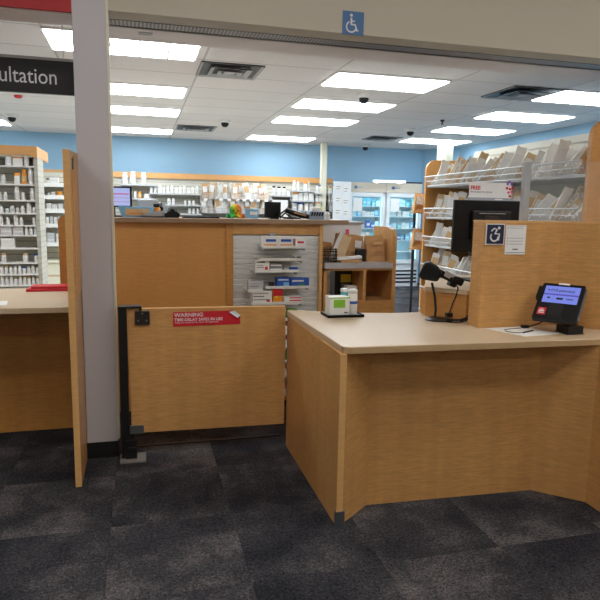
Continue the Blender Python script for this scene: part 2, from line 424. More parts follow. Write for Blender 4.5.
tag(MB().lathe([(.035, 0), (.03, -.02), (.012, -.03), (.012, -.06), (.03, -.065), (.004, -.07)], (4.4, 8.4, CZ)).build('sprinkler', 'dgrey', loc=(4.4, 8.4, CZ)), 'tiny dark sprinkler head between the lights on the right', 'sprinkler')

# hanging sign at the left
sg = thing('hanging_sign', 'black hanging sign with white Consultation lettering', 'sign', (-1.05, 4.3, 2.31))
MB().box(-1.62, -.384, 4.29, 4.32, 2.312, 2.518).build('board', 'matte_black', sg)
MB().box(-1.62, -.384, 4.288, 4.322, 2.518, 2.535).build('top_rail', 'grey', sg)
text('lettering', 'Consultation', .135, front(-.487, 4.289, 2.372), 'txtwhite', sg, 'RIGHT', sx=.84)
for x in (-.45, -1.5): MB().cyl((x, 4.305, 2.53), (x, 4.305, CZ), .0025, n=6).build('wire', 'lgrey', sg)
for k in range(1):
    a = tag(MB().lathe([(.05, 0), (.05, -.02), (.03, -.035)], (-1.44, 8.5, CZ)).build('ceiling_alarm', 'red', loc=(-1.44, 8.5, CZ)), 'small red alarm on the ceiling just under the black sign', 'alarm')

# accessibility signs
def isa_glyph(mb, cx, y, cz, s):
    # wheelchair figure from strokes
    ring = [(cx-.05*s+.26*s*math.cos(a), y, cz-.16*s+.26*s*math.sin(a)) for a in [math.radians(d) for d in range(115, 350, 12)]]
    mb.tube(ring, .038*s, 6)
    mb.cyl((cx-.06*s, y-.003, cz+.40*s), (cx-.06*s, y+.003, cz+.40*s), .075*s, n=16)
    mb.tube([(cx-.06*s, y, cz+.28*s), (cx-.05*s, y, cz-.06*s)], .05*s, 6)
    mb.tube([(cx-.05*s, y, cz+.12*s), (cx+.14*s, y, cz+.12*s)], .034*s, 6)
    mb.tube([(cx-.05*s, y, cz-.05*s), (cx+.16*s, y, cz-.05*s), (cx+.26*s, y, cz-.34*s), (cx+.34*s, y, cz-.31*s)], .045*s, 6)
    # flatten onto the board
    mb.v = [(v[0], y+(v[1]-y)*.1, v[2]) for v in mb.v]
sg = thing('accessibility_sign', 'small blue wheelchair sign on the beige header over the gate', 'sign', (1.362, 3.88, 2.735))
MB().box(1.29, 1.434, 3.874, 3.88, 2.728, 2.872).build('plate', 'signblue', sg)
g = MB(); isa_glyph(g, 1.355, 3.8735, 2.797, .125); g.build('symbol', 'txtwhite', sg)

# ---------------------------------------------------------------- left counter and partition
ct = thing('consultation_counter', 'low maple counter with beige top behind the tall partition panel', 'counter', (-1.2, 4.5, 0))
MB().box(-2.6, -.395, 4.48, 4.83, 0, .95).build('base_cabinet', 'wood_dark', ct)
MB().box(-2.6, -.395, 3.9, 4.85, .95, .985).build('countertop', 'top', ct, bevel=.003)
MB().box(-2.6, -.395, 3.894, 3.9, .952, .983).build('edge_band', 'top', ct)
pp = thing('partition_panel', 'tall narrow maple privacy panel standing against the white column', 'partition panel', (-.37, 3.7, 0))
MB().prism([(3.48, 0), (4.4, 0), (4.4, 1.93), (3.48, 1.9)], -.386, -.354, 'x').build('panel', 'wood', pp)
MB().box(-.387, -.353, 3.474, 3.48, 0, 1.9).build('edge_band', 'wood_edge', pp)
MB().box(-.354, -.346, 3.56, 3.60, 1.10, 1.80).box(-.354, -.346, 3.66, 3.86, 1.10, 1.88).build('side_strip', 'trim_wood', pp)
MB().box(-.3545, -.351, 3.60, 3.66, 1.79, 1.865).build('slot', 'matte_black', pp)
rp_ = tag(MB().prism([(-.625, 0), (-.425, 0), (-.425, 1.53), (-.575, 1.53), (-.605, 1.52), (-.625, 1.49)], 5.12, 5.16, 'y').build('screen_panel', 'wood_dark', loc=(-.6, 5.14, 0), bevel=.003), 'orange maple panel rising behind the left counter beside the tall partition', 'partition panel')
tag(MB().box(-.80, -.45, 4.64, 4.83, .985, 1.005).box(-.77, -.44, 4.66, 4.80, 1.005, 1.022, Rz(.05)).build('folder', 'red', loc=(-.6, 4.75, .985), bevel=.004), 'flat bright red folder lying on the left counter', 'folder')
tag(MB().box(-1.15, -.82, 4.0, 4.18, .985, .987, Rz(.15)).build('paper_sheet', 'paper', loc=(-.95, 4.1, .985)), 'white paper lying at the front of the left counter', 'paper')

# ---------------------------------------------------------------- gate
gt = thing('swing_gate', 'low maple swing gate with a red warning sticker', 'gate', (-.1, 3.83, 0))
MB().prism([(-.075, .173), (.924, .160), (.924, .968), (-.083, .975)], 3.81, 3.85, 'y').build('gate_panel', 'wood', gt, bevel=.002)
MB().prism([(-.083, .975), (.924, .968), (.924, .971), (-.083, .978)], 3.809, 3.851, 'y').build('edge_band', 'wood_edge', gt)
MB().box(-.14, -.088, 3.80, 3.85, .012, .995).build('post', 'matte_black', gt, bevel=.002)
MB().box(-.14, .0, 3.79, 3.86, .984, .996).box(-.012, .002, 3.80, 3.82, .95, .99).build('top_bracket', 'matte_black', gt)
lp = MB().box(-.04, .05, 3.795, 3.81, .877, .965).build('latch_plate', 'dgrey', gt, bevel=.003)
MB().cyl((-.02, 3.793, .905), (-.02, 3.796, .905), .005).cyl((.03, 3.793, .905), (.03, 3.796, .905), .005).cyl((.005, 3.793, .95), (.005, 3.796, .95), .005).build('screw', 'steel', lp)
MB().box(-.085, .0, 3.80, 3.812, .172, .225).build('corner_bracket', 'steel', gt)
MB().box(-.115, -.045, 3.785, 3.86, .012, .135).box(-.10, -.05, 3.78, 3.79, .06, .09).cyl((-.07, 3.82, .135), (-.07, 3.82, .175), .012).build('floor_pivot', 'matte_black', gt, bevel=.003)
MB().box(-.15, .01, 3.745, 3.88, 0, .012).build('floor_plate', 'scuff', gt)
st = MB().prism([(.192, .857), (.621, .862), (.621, .918), (.585, .953), (.192, .951)], 3.8075, 3.81, 'y').build('warning_sticker', 'red', gt)
MB().add([(.621, 3.8065, .918), (.585, 3.8065, .953), (.545, 3.797, .945), (.60, 3.795, .905)], [(0, 1, 2, 3)]).build('peeled_corner', 'lgrey', st)
text('lettering', 'WARNING', .034, front(.2, 3.8072, .92), 'txtwhite', st, sx=1.1, bold=.0006)
text('lettering', 'TIME-DELAY SAFES IN USE', .026, front(.2, 3.8072, .892), 'txtwhite', st, sx=1.02, bold=.0004)
text('lettering', 'THERE IS A MANDATORY WAIT TO OPEN SAFE', .0125, front(.2, 3.8072, .877), 'txtwhite', st, sx=1.05)

# ---------------------------------------------------------------- accessible counter (right)
ct = thing('checkout_counter', 'large maple service counter with beige top and angled knee space', 'counter', (1.6, 3.0, 0))
MB().prism([(.94, 2.725), (.975, 2.725), (.975, 3.82), (.94, 3.82)], 0, .905).build('end_panel', 'wood', ct)
MB().box(.938, .971, 2.712, 2.725, 0.05, .905).build('edge_band', 'wood_edge', ct)
MB().box(.933, .982, 2.708, 2.728, 0, .085).build('corner_guard', 'steel', ct)
MB().prism([(.975, 2.735), (1.174, 2.9), (1.174, 2.93), (.975, 2.77)], 0, .905).build('apron_panel', 'wood', ct)
MB().prism([(1.174, 2.9), (2.182, 2.854), (2.182, 2.884), (1.174, 2.93)], 0, .905).build('knee_panel', 'wood', ct)
MB().prism([(2.182, 2.854), (2.397, 2.655), (2.42, 2.675), (2.182, 2.90)], 0, .905).build('apron_panel', 'wood', ct)
MB().prism([(2.397, 2.655), (2.397, 2.3), (3.4, 2.3), (3.4, 2.655)], 0, .905).build('side_cabinet', 'wood', ct)
top = [(.955, 2.755), (.96, 2.735), (.98, 2.722), (1.0, 2.716), (2.44, 2.655), (2.44, 2.26), (3.5, 2.26), (3.5, 3.62), (1.6, 3.62), (1.33, 3.68), (.95, 3.84), (.935, 3.83)]
MB().prism(top, .905, .94).build('countertop', 'top', ct, bevel=.004, seg=3)
eb = [(.954, 2.754), (.959, 2.734), (.979, 2.720), (1.0, 2.714), (2.44, 2.653), (2.44, 2.66), (1.0, 2.721), (.982, 2.727), (.964, 2.739), (.959, 2.756)]
MB().prism(eb, .906, .936).build('front_edge', 'top_edge', ct)
MB().box(1.70, 1.75, 3.45, 3.5, .0, .905).box(1.0, 1.05, 3.3, 3.35, 0, .905).build('support_post', 'wood_dark', ct)

# partition on the counter
pt = thing('counter_partition', 'maple partition on the service counter carrying two signs', 'partition', (2.4, 3.1, .94))
MB().prism([(1.895, 3.052), (2.413, 3.054), (2.413, 3.15), (1.895, 3.17)], .94, 1.551).build('front_panel', 'wood', pt, bevel=.003)
MB().prism([(2.4135, 3.054), (2.95, 2.48), (3.02, 2.55), (2.4135, 3.19)], .94, 1.556).build('angled_panel', 'wood', pt, bevel=.003)
MB().prism([(1.894, 3.051), (2.413, 3.053), (2.95, 2.479), (3.02, 2.55), (2.45, 3.19), (1.894, 3.171)], 1.551, 1.562).build('top_edge', 'wood_edge', pt)
ag = thing('acrylic_guard', 'clear acrylic guard with a grey post on the counter partition', 'guard', (2.5, 3.12, 1.56))
MB().box(2.165, 2.205, 3.09, 3.125, 1.562, 1.90).build('post', 'grey', ag, bevel=.003)
MB().prism([(2.205, 1.562), (3.05, 1.562), (3.05, 1.94), (2.205, 1.90)], 3.103, 3.109, 'y').build('pane', 'glass', ag)

def isa2(mb, cx, y, cz, s):
    ring = [(cx-.04*s+.24*s*math.cos(a), y, cz-.18*s+.24*s*math.sin(a)) for a in [math.radians(d) for d in range(140, 380, 12)]]
    mb.tube(ring, .05*s, 6)
    mb.cyl((cx+.24*s, y-.003, cz+.33*s), (cx+.24*s, y+.003, cz+.33*s), .085*s, n=14)
    mb.tube([(cx-.26*s, y, cz+.14*s), (cx-.08*s, y, cz+.30*s), (cx+.12*s, y, cz+.24*s), (cx, y, cz+.02*s)], .05*s, 6)
    mb.tube([(cx+.1*s, y, cz+.22*s), (cx-.02*s, y, cz-.0*s), (cx+.28*s, y, cz-.02*s), (cx+.22*s, y, cz-.38*s)], .055*s, 6)
    mb.v = [(v[0], y+(v[1]-y)*.1, v[2]) for v in mb.v]
k_ = 3.05/3.28
sg = thing('accessibility_sign', 'small square navy wheelchair sign on the counter partition', 'sign', (1.95, 3.05, 1.42))
MB().box(1.905, 2.025, 3.046, 3.0515, 1.424, 1.544).build('frame', 'txtwhite', sg)
MB().box(1.911, 2.019, 3.0445, 3.0462, 1.43, 1.538).build('plate', 'navy', sg)
g = MB(); isa2(g, 1.963, 3.044, 1.487, .1); g.build('symbol', 'txtwhite', sg)
sg = thing('notice_sheet', 'white printed notice sheet taped beside the navy wheelchair sign', 'notice', (2.1, 3.05, 1.37))
MB().box(2.036, 2.168, 3.0475, 3.0515, 1.368, 1.537).build('sheet', 'paper', sg)
g = MB().box(2.04, 2.164, 3.0468, 3.0475, 1.377, 1.380).box(2.045, 2.16, 3.0468, 3.0475, 1.531, 1.5325)
for z in (1.520, 1.462, 1.445, 1.428):
    g.box(2.045, 2.050, 3.0468, 3.0475, z-.002, z+.003).box(2.058, 2.15, 3.0468, 3.0475, z-.0008, z+.001)
g.box(2.085, 2.12, 3.0468, 3.0475, 1.395, 1.401)
g.build('printed_lines', 'txtgrey', sg)

# payment terminal
tc = Vector((2.281, 2.86, 1.114)); a, t = math.radians(52), math.radians(45)
W = Vector((math.cos(a), -math.sin(a), 0)); V = Vector((math.sin(a)*math.cos(t), math.cos(a)*math.cos(t), math.sin(t))); Nn = W.cross(V)
TM = Matrix.Translation(tc)@Matrix((W, V, Nn)).transposed().to_4x4()
pt = thing('payment_terminal', 'black card payment terminal with lit lavender screen on a stand', 'payment terminal', (2.33, 2.83, .94))
b_ = MB().prism([(-.116, -.132), (.116, -.132), (.12, -.12), (.12, .10), (.112, .132), (-.112, .132), (-.12, .10), (-.12, -.12)], -.03, 0).xform(TM).build('body', 'black', pt, bevel=.004)
MB().box(-.094, .094, -.01, .11, 0, .0015).xform(TM).build('screen', 'screen', b_)
MB().box(-.094, .094, .044, .054, .0012, .002).xform(TM).build('screen_band', 'screen_band', b_)
text('screen_logo', 'CVS pharmacy', .022, TM@Matrix.Translation((-.062, .072, .0016)), 'txtdark', b_, sx=1.0, bold=.0004)
g = MB().prism([(-.078, .079), (-.072, .073), (-.066, .079), (-.066, .083), (-.0695, .085), (-.072, .082), (-.0745, .085), (-.078, .083)], .0015, .0022)
g.box(-.07, -.055, .018, .03, .0015, .0022).box(-.02, .015, .014, .028, .0015, .0022).box(.035, .07, .018, .024, .0015, .0022)
g.xform(TM).build('screen_icons', 'txtdark', b_)
st = MB().box(-.1, -.055, -.1, -.05, .0, .0015).xform(TM).build('red_sticker', 'red', b_)
MB().box(-.092, -.063, -.078, -.068, .0014, .002).box(-.086, -.07, -.064, -.059, .0014, .002).box(-.092, -.063, -.09, -.083, .0014, .002).xform(TM).build('sticker_print', 'txtwhite', st)
MB().box(-.045, .03, -.1, -.01, -.004, .0006).xform(TM).build('keypad_recess', 'matte_black', b_)
g = MB()
for i in range(4):
    g.box(-.035+i*.02, -.023+i*.02, -.115, -.109, 0, .002)
g.xform(TM).build('keys', 'dgrey', b_)
MB().box(-.03, .03, .122, .134, -.015, .003).xform(TM).build('top_label', 'paper', b_)
MB().box(.1205, .125, -.11, .11, -.02, -.004).xform(TM).build('side_trim', 'steel', b_)
MB().box(-.136, -.118, .02, .11, -.035, -.005).xform(TM).build('card_reader', 'black', b_, bevel=.003)
MB().box(2.292, 2.392, 2.78, 2.88, .941, .985).box(2.285, 2.40, 2.775, 2.89, .94, .9425).build('base', 'matte_black', pt, bevel=.004)
MB().cyl((2.335, 2.83, .985), (2.31, 2.85, 1.08), .028, .022).build('stand_neck', 'black', pt)
MB().tube([(2.26, 2.93, 1.0), (2.24, 2.96, .975), (2.2, 2.98, .955), (2.17, 3.0, .946)], .004).box(2.15, 2.19, 2.985, 3.01, .941, .958).build('cable', 'black', pt)
sheet = tag(MB().prism([(1.93, 3.02), (2.18, 3.035), (2.27, 2.82), (2.02, 2.78)], .94, .942).build('paper_sheet', 'paper', loc=(2.1, 2.9, .94)), 'white sheet lying on the counter beside the payment terminal', 'paper')
pn = thing('stylus', 'thin black stylus with its cord on the white sheet', 'stylus', (2.1, 2.88, .942))
MB().cyl((2.06, 2.855, .947), (2.155, 2.90, .947), .0045, .003, 8).build('barrel', 'black', pn)
MB().tube([(2.055, 2.853, .946), (2.01, 2.87, .945), (1.985, 2.91, .945), (2.01, 2.96, .945), (2.07, 2.975, .945), (2.13, 2.98, .945)], .0022, 6).build('cord', 'black', pn)

# barcode scanner on stand
sc = thing('barcode_scanner', 'black handheld barcode scanner resting in a round gooseneck stand', 'barcode scanner', (1.78, 3.36, .94))
MB().lathe([(.078, 0), (.076, .007), (.055, .014), (.014, .02)], (1.78, 3.33, .94), 28).build('base', 'dgrey', sc, smooth=True)
MB().tube([(1.77, 3.345, .95), (1.775, 3.35, 1.0), (1.772, 3.36, 1.07), (1.76, 3.36, 1.12), (1.745, 3.36, 1.17)], .008).build('gooseneck', 'matte_black', sc, smooth=True)
h = MB(); hm = Matrix.Translation((1.735, 3.36, 1.235))@Matrix.Rotation(math.radians(-30), 4, 'Z')@Matrix.Rotation(math.radians(24), 4, 'Y')
h.prism([(-.062, -.05), (-.03, -.06), (.03, -.042), (.062, -.03), (.064, .028), (.02, .05), (-.035, .056), (-.062, .04)], -.045, .045, 'y')
h.xform(hm).build('head', 'black', sc, bevel=.012, seg=3)
MB().tube([(1.77, 3.34, 1.24), (1.82, 3.33, 1.215), (1.87, 3.32, 1.19)], .022, 10).tube([(1.86, 3.32, 1.195), (1.90, 3.315, 1.185), (1.925, 3.31, 1.175)], .026, 10).build('handle', 'black', sc, smooth=True)
MB().box(1.80, 1.875, 3.305, 3.312, 1.20, 1.235, Ry(.45)).build('handle_trim', 'grey', sc, bevel=.002)
MB().box(1.838, 1.885, 3.30, 3.345, 1.15, 1.185, Ry(.4)).build('trigger', 'black', sc, bevel=.006)
pts = [(1.885, 3.32, 1.165), (1.905, 3.32, 1.14), (1.90, 3.33, 1.09), (1.885, 3.34, 1.04), (1.865, 3.34, .98)]
MB().tube(pts, .0042, 6).box(1.845, 1.885, 3.33, 3.36, .955, .98).build('cable', 'black', sc)
coil = []
path = [Vector(p) for p in ((1.80, 3.25, .953), (1.825, 3.22, .953), (1.87, 3.205, .955), (1.92, 3.22, .963), (1.955, 3.235, .985), (1.97, 3.235, 1.02), (1.975, 3.235, 1.06))]
for i in range(len(path)-1):
    for k in range(20):
        f = k/20; p = path[i].lerp(path[i+1], f); ang = (i*20+k)*2*PI/5
        d = (path[i+1]-path[i]).normalized(); a_ = d.orthogonal().normalized(); b2 = d.cross(a_)
        coil.append(p+(a_*math.cos(ang)+b2*math.sin(ang))*.0105)
MB().tube(coil, .0045, 5).tube([(1.975, 3.235, 1.06), (1.975, 3.235, 1.1), (1.985, 3.24, 1.12), (2.02, 3.25, 1.125)], .003, 6).build('coiled_cord', 'black', sc)

# cashier desk behind, with monitor and FREE sign
dk = thing('cashier_desk', 'raised maple desk with pale top behind the barcode scanner', 'desk', (2.1, 3.6, 0))
MB().prism([(1.775, 3.49), (1.95, 3.29), (2.88, 3.29), (2.88, 3.61), (1.80, 3.61)], .941, 1.10).build('riser', 'wood_dark', dk)
MB().prism([(1.82, 3.64), (2.88, 3.64), (2.88, 4.08), (2.27, 4.08), (2.24, 3.76), (2.03, 3.99)], 0, 1.10).build('base_cabinet', 'wood_dark', dk)
MB().prism([(1.765, 3.49), (1.945, 3.275), (2.9, 3.275), (2.9, 4.1), (2.26, 4.1), (2.25, 3.75), (2.03, 4.01)], 1.10, 1.13).build('desktop', 'top', dk, bevel=.003)
mn = thing('computer_monitor', 'large black monitor seen from behind on the cashier desk', 'monitor', (2.34, 3.75, 1.13))
MB().box(2.075, 2.62, 3.72, 3.75, 1.333, 1.69).build('rear_shell', 'black', mn, bevel=.006)
MB().box(2.2, 2.5, 3.69, 3.72, 1.42, 1.62).build('rear_hub', 'matte_black', mn, bevel=.01)
MB().prism([(2.26, 1.48), (2.42, 1.48), (2.41, 1.56), (2.38, 1.585), (2.29, 1.585), (2.27, 1.56)], 3.675, 3.69, 'y').build('stand_hub', 'dgrey', mn, bevel=.004)
MB().box(2.3, 2.38, 3.70, 3.73, 1.13, 1.5).build('stand', 'matte_black', mn)
MB().box(2.2, 2.48, 3.66, 3.86, 1.13, 1.142).build('foot', 'matte_black', mn)
MB().box(2.24, 2.44, 3.672, 3.678, 1.598, 1.603).build('rear_line', 'grey', mn)
MB().box(2.09, 2.605, 3.75, 3.754, 1.35, 1.675).build('display', 'pcscreen', mn)
fs = thing('counter_display_sign', 'white card sign reading FREE in red above the monitor', 'sign', (2.4, 3.8, 1.13))
MB().box(2.226, 2.555, 3.80, 3.808, 1.708, 1.815).build('card', 'paper', fs)
MB().box(2.226, 2.56, 3.785, 3.83, 1.690, 1.71).build('holder', 'grey', fs)
MB().box(2.37, 2.41, 3.80, 3.83, 1.13, 1.70).box(2.3, 2.48, 3.77, 3.86, 1.13, 1.14).build('stand', 'grey', fs)
MB().box(2.42, 2.48, 3.783, 3.785, 1.696, 1.704).build('label', 'paper', fs)
text('lettering', 'FREE', .037, front(2.234, 3.7995, 1.765), 'red', fs, sx=1.0, bold=.0012)
text('small_lettering', 'Ask us about free services', .016, front(2.234, 3.7995, 1.745), 'txtgrey', fs)
for j, (dx, dz, mm) in enumerate(((0, .03, 'purple'), (.03, .03, 'purple'), (-.005, .0, 'red'), (.018, -.005, 'red'), (.04, 0, 'red'), (.01, -.03, 'pink'), (.035, -.025, 'pink'), (.02, -.055, 'red'), (.012, .045, 'purple'))):
    MB().cyl((2.525+dx, 3.796, 1.78+dz), (2.525+dx, 3.80, 1.78+dz), .009, n=10).build('printed_dot', mm, fs)

# ---------------------------------------------------------------- far counter with slatwall and small shelves
fc = thing('pickup_counter', 'long tall maple counter behind the gate with a slatwall end', 'counter', (.7, 5.0, 0))
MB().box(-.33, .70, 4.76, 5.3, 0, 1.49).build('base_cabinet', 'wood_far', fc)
MB().box(.66, .715, 4.745, 4.80, 0, 1.49).build('divider_stile', 'wood_dark', fc)
MB().box(.715, 1.425, 4.79, 5.3, 0, 1.49).build('back_cabinet', 'wood_dark', fc)
MB().box(.715, 1.425, 4.745, 4.79, 1.405, 1.49).build('top_rail', 'wood', fc)
MB().box(1.425, 1.45, 4.72, 5.3, 0, 1.49).build('end_panel', 'wood_edge', fc)
MB().prism([(-.36, 4.70), (1.47, 4.70), (1.47, 4.80), (1.70, 4.80), (1.70, 5.34), (-.36, 5.34)], 1.49, 1.525).build('countertop', 'fartop', fc, bevel=.003)
sl = MB()
for i in range(33):
    z = .10+i*.0395
    sl.prism([(4.775, z), (4.765, z+.004), (4.762, z+.030), (4.775, z+.034)], .715, 1.425, 'x')
sl.box(.715, 1.425, 4.775, 4.79, .05, 1.405)
sl.build('slatwall', 'slatwhite', fc)
def wshelf(z0, xa, xb, word):
    t = thing('display_shelf', 'small white metal shelf on the slatwall, '+word, 'shelf', ((xa+xb)/2, 4.7, z0), 'slatwall shelves')
    MB().box(xa, xb, 4.53, 4.762, z0-.006, z0).box(xa, xb, 4.525, 4.53, z0-.012, z0+.01).build('tray', 'white', t)
    MB().box(xa+.01, xa+.014, 4.55, 4.762, z0-.03, z0-.006).box(xb-.014, xb-.01, 4.55, 4.762, z0-.03, z0-.006).build('bracket', 'lgrey', t)
SH = [(1.318, .91, 1.265, 'topmost'), (1.222, .885, 1.24, 'second from top'), (1.131, .85, 1.205, 'third from top'),
      (1.004, .935, 1.295, 'with the blue boxes'), (.88, .825, 1.24, 'with the orange box'), (.75, .96, 1.30, 'just behind the gate edge'), (.64, .96, 1.30, 'with green cartons low behind the gate'),
      (.53, .96, 1.30, 'low, third below the gate top'), (.41, .96, 1.30, 'low with red cartons'), (.29, .96, 1.30, 'second lowest'), (.13, .96, 1.30, 'lowest near the floor')]
for z0, xa, xb, w in SH: wshelf(z0, xa, xb, w)
def carton(x0, x1, y0, z0, h, d, m, label, deco=None, name='carton', cat='box', rz=0):
    t = thing(name, label, cat, ((x0+x1)/2, y0+d/2, z0))
    MB().box(x0, x1, y0, y0+d, z0, z0+h, Rz(rz)).build('body', m, t, bevel=.0015)
    if deco:
        for (u0, u1, v0, v1, mm) in deco:
            MB().box(x0+(x1-x0)*u0, x0+(x1-x0)*u1, y0-.0015, y0+.0005, z0+h*v0, z0+h*v1).build('printed_patch', mm, t)
    return t
carton(.912, 1.035, 4.54, 1.318, .078, .08, 'white', 'white carton with blue oval on the topmost slatwall shelf, near the divider', [(.2, .85, .5, .75, 'blue'), (.1, .9, .08, .25, 'orange')])
carton(1.038, 1.155, 4.54, 1.318, .078, .08, 'white', 'white carton with blue oval in the middle of the topmost slatwall shelf', [(.15, .85, .5, .75, 'blue'), (.1, .9, .08, .25, 'orange')])
carton(1.165, 1.258, 4.54, 1.318, .062, .08, 'paper', 'white carton with red print at the end of the topmost slatwall shelf', [(.25, .8, .45, .7, 'red'), (0, .06, 0, 1, 'red')])
carton(.99, 1.04, 4.66, 1.318, .10, .03, 'grey', 'small grey carton standing behind two blue and white cartons')
carton(1.145, 1.175, 4.56, 1.222, .016, .03, 'dgrey', 'tiny dark packet on the second slatwall shelf, the first of two')
carton(1.195, 1.225, 4.56, 1.222, .016, .03, 'dgrey', 'tiny dark packet at the end of the second slatwall shelf')
carton(.855, .965, 4.54, 1.131, .082, .08, 'white', 'white and grey carton with red dot on the third slatwall shelf', [(.1, .62, .3, .4, 'grey'), (.1, .7, .75, .9, 'shelfgrey'), (.7, .9, .1, .4, 'red'), (.1, .55, .5, .58, 'grey')])
carton(.972, 1.075, 4.56, 1.131, .062, .07, 'shelfgrey', 'dark grey printed carton on the third slatwall shelf', [(.1, .9, .6, .75, 'paper'), (.05, .95, .0, .25, 'paper')])
carton(1.085, 1.125, 4.56, 1.131, .025, .05, 'grey', 'low grey packet on the third slatwall shelf')
carton(1.14, 1.20, 4.56, 1.131, .022, .05, 'blue', 'low blue packet at the end of the third slatwall shelf')
carton(1.03, 1.13, 4.54, 1.004, .072, .09, 'blue', 'blue carton, the widest on the fourth slatwall shelf', [(.5, .95, .1, .5, 'lblue'), (.1, .9, .7, .85, 'txtwhite')])
carton(1.14, 1.255, 4.54, 1.004, .066, .09, 'blue', 'blue carton beside the widest blue one on the fourth slatwall shelf', [(.1, .9, .6, .8, 'txtwhite'), (.6, .95, .1, .4, 'dgreen')])
carton(1.26, 1.294, 4.56, 1.004, .066, .05, 'blue', 'narrow blue carton at the end of the fourth slatwall shelf')
carton(.98, 1.02, 4.60, 1.004, .03, .05, 'dgrey', 'low dark packet on the fourth slatwall shelf')
tt = tag(MB().box(.80, .92, 4.54, 4.76, .972, .978).box(.80, .92, 4.53, 4.54, .965, .99).build('display_shelf', 'white', loc=(.86, 4.65, .97)), 'short white shelf holding one pale carton, above the gate top', 'shelf', 'slatwall shelves')
carton(.805, .92, 4.545, .978, .075, .08, 'lgrey', 'pale grey carton alone on the short white shelf', [(.1, .9, .65, .75, 'grey'), (.1, .7, .4, .48, 'shelfgrey')])
carton(.83, .99, 4.54, .88, .095, .09, 'white', 'large white carton with grey print on the lowest shelf above the gate', [(.08, .85, .25, .32, 'shelfgrey'), (.08, .6, .5, .6, 'shelfgrey'), (.72, .9, .1, .3, 'red'), (.0, .05, .0, 1, 'grey'), (.08, .8, .75, .85, 'grey')])
carton(.998, 1.075, 4.54, .88, .108, .06, 'orange', 'orange and red carton standing beside the large white one', [(0, 1, .5, 1, 'red'), (.2, .5, .35, .5, 'yellow')])
for i in range(2):
    carton(1.085+i*.0, 1.235, 4.54, .88+i*.022, .021, .08, 'paper', ['lower', 'upper'][i]+' flat white and red carton beside the orange one', [(.3, .95, .5, .9, 'red')])
lowm = ['white', 'dgreen', 'green', 'paper', 'red', 'white', 'orange', 'paper', 'grey', 'white', 'pink', 'green']
q = 0
for z0, xa, xb, w in SH[5:]:
    for j in range(4):
        mm = lowm[q % 12]; q += 1
        hh = [.06, .05, .07, .055][j]
        carton(.965+j*.08, 1.035+j*.08, 4.54, z0, hh, .08, mm, '%s small carton, %s on the slatwall shelf %s' % ({'dgreen': 'dark green', 'paper': 'off-white'}.get(mm, mm), ORDN[j], w))
# patches of light sticker writing on counter end are left out

# things on the far counter
CT = 1.525
mn = thing('computer_monitor', 'computer monitor showing a pale screen with a rose line', 'monitor', (-.12, 4.98, CT))
MB().box(-.36, -.052, 4.96, 4.985, 1.60, 1.762).build('shell', 'black', mn, bevel=.004)
sc_ = MB().box(-.355, -.068, 4.957, 4.96, 1.612, 1.748).build('screen', 'pcscreen', mn)
MB().box(-.35, -.075, 4.955, 4.957, 1.697, 1.708).box(-.35, -.075, 4.955, 4.957, 1.64, 1.644).box(-.35, -.075, 4.955, 4.957, 1.67, 1.674).build('screen_line', 'pcband', sc_)
MB().box(-.22, -.18, 4.985, 5.0, CT, 1.65).box(-.28, -.12, 4.94, 5.05, CT, CT+.012).build('stand', 'matte_black', mn)
bn = thing('storage_bin', 'light blue open bin with a tan label on the far counter', 'bin', (.0, 4.86, CT))
MB().prism([(-.125, 1.527), (.085, 1.527), (.115, 1.605), (-.155, 1.605)], 4.80, 4.92, 'y').build('body', 'lblue', bn, bevel=.004)
MB().box(-.10, .075, 4.796, 4.80, 1.54, 1.59, Ry(.0)).build('label', 'tanprint', bn)
MB().box(-.08, .055, 4.7945, 4.796, 1.553, 1.56).build('print', 'orange', bn)
tag(MB().box(-.03, .13, 5.0, 5.15, CT, 1.60).box(-.01, .15, 5.0, 5.15, 1.60, 1.665).build('label_printer', 'lgrey', loc=(.06, 5.07, CT), bevel=.01), 'light grey boxy printer behind the blue bin', 'printer')
b = thing('pill_bottle', 'amber orange bottle with black cap beside the blue bin', 'bottle', (.135, 4.95, CT))
MB().lathe([(.028, 0), (.03, .004), (.03, .07), (.022, .08)], (.135, 4.95, CT), 16).build('body', 'orange', b, smooth=True)
MB().cyl((.135, 4.95, CT+.08), (.135, 4.95, CT+.105), .025).build('cap', 'black', b)
ph = thing('desk_phone', 'black desk phone on the far counter behind the grey tray', 'phone', (.2, 5.0, CT))
MB().prism([(4.95, CT), (5.08, CT), (5.08, CT+.085), (4.95, CT+.03)], .15, .30, 'x').build('base', 'black', ph, bevel=.004)
MB().tube([(.17, 4.97, CT+.07), (.17, 5.02, CT+.10), (.17, 5.08, CT+.11)], .018, 8).build('handset', 'black', ph)
tag(MB().box(.02, .19, 4.76, 4.86, CT, CT+.012).box(.02, .19, 4.76, 4.768, CT, CT+.038).box(.02, .028, 4.76, 4.86, CT, CT+.045).box(.182, .19, 4.76, 4.86, CT, CT+.045).box(.02, .19, 4.852, 4.86, CT, CT+.05).build('paper_tray', 'grey', loc=(.1, 4.8, CT)), 'small pale grey tray at the front of the far counter', 'tray')
td = thing('tape_dispenser', 'black and chrome tape dispenser on the far counter', 'tape dispenser', (.25, 4.84, CT))
MB().prism([(.19, CT), (.30, CT), (.31, CT+.03), (.28, CT+.05), (.22, CT+.05), (.19, CT+.03)], 4.81, 4.86, 'y').build('base', 'black', td, bevel=.003)
MB().cyl((.25, 4.815, CT+.05), (.25, 4.855, CT+.05), .038, n=22).build('tape_roll', 'steel', td)
MB().cyl((.25, 4.811, CT+.05), (.25, 4.86, CT+.05), .02, n=18).build('hub', 'black', td)
tag(MB().box(.33, .62, 4.84, 4.98, CT, CT+.014).build('keyboard', 'black', loc=(.5, 4.9, CT), bevel=.003), 'flat black keyboard lying on the far counter', 'keyboard')
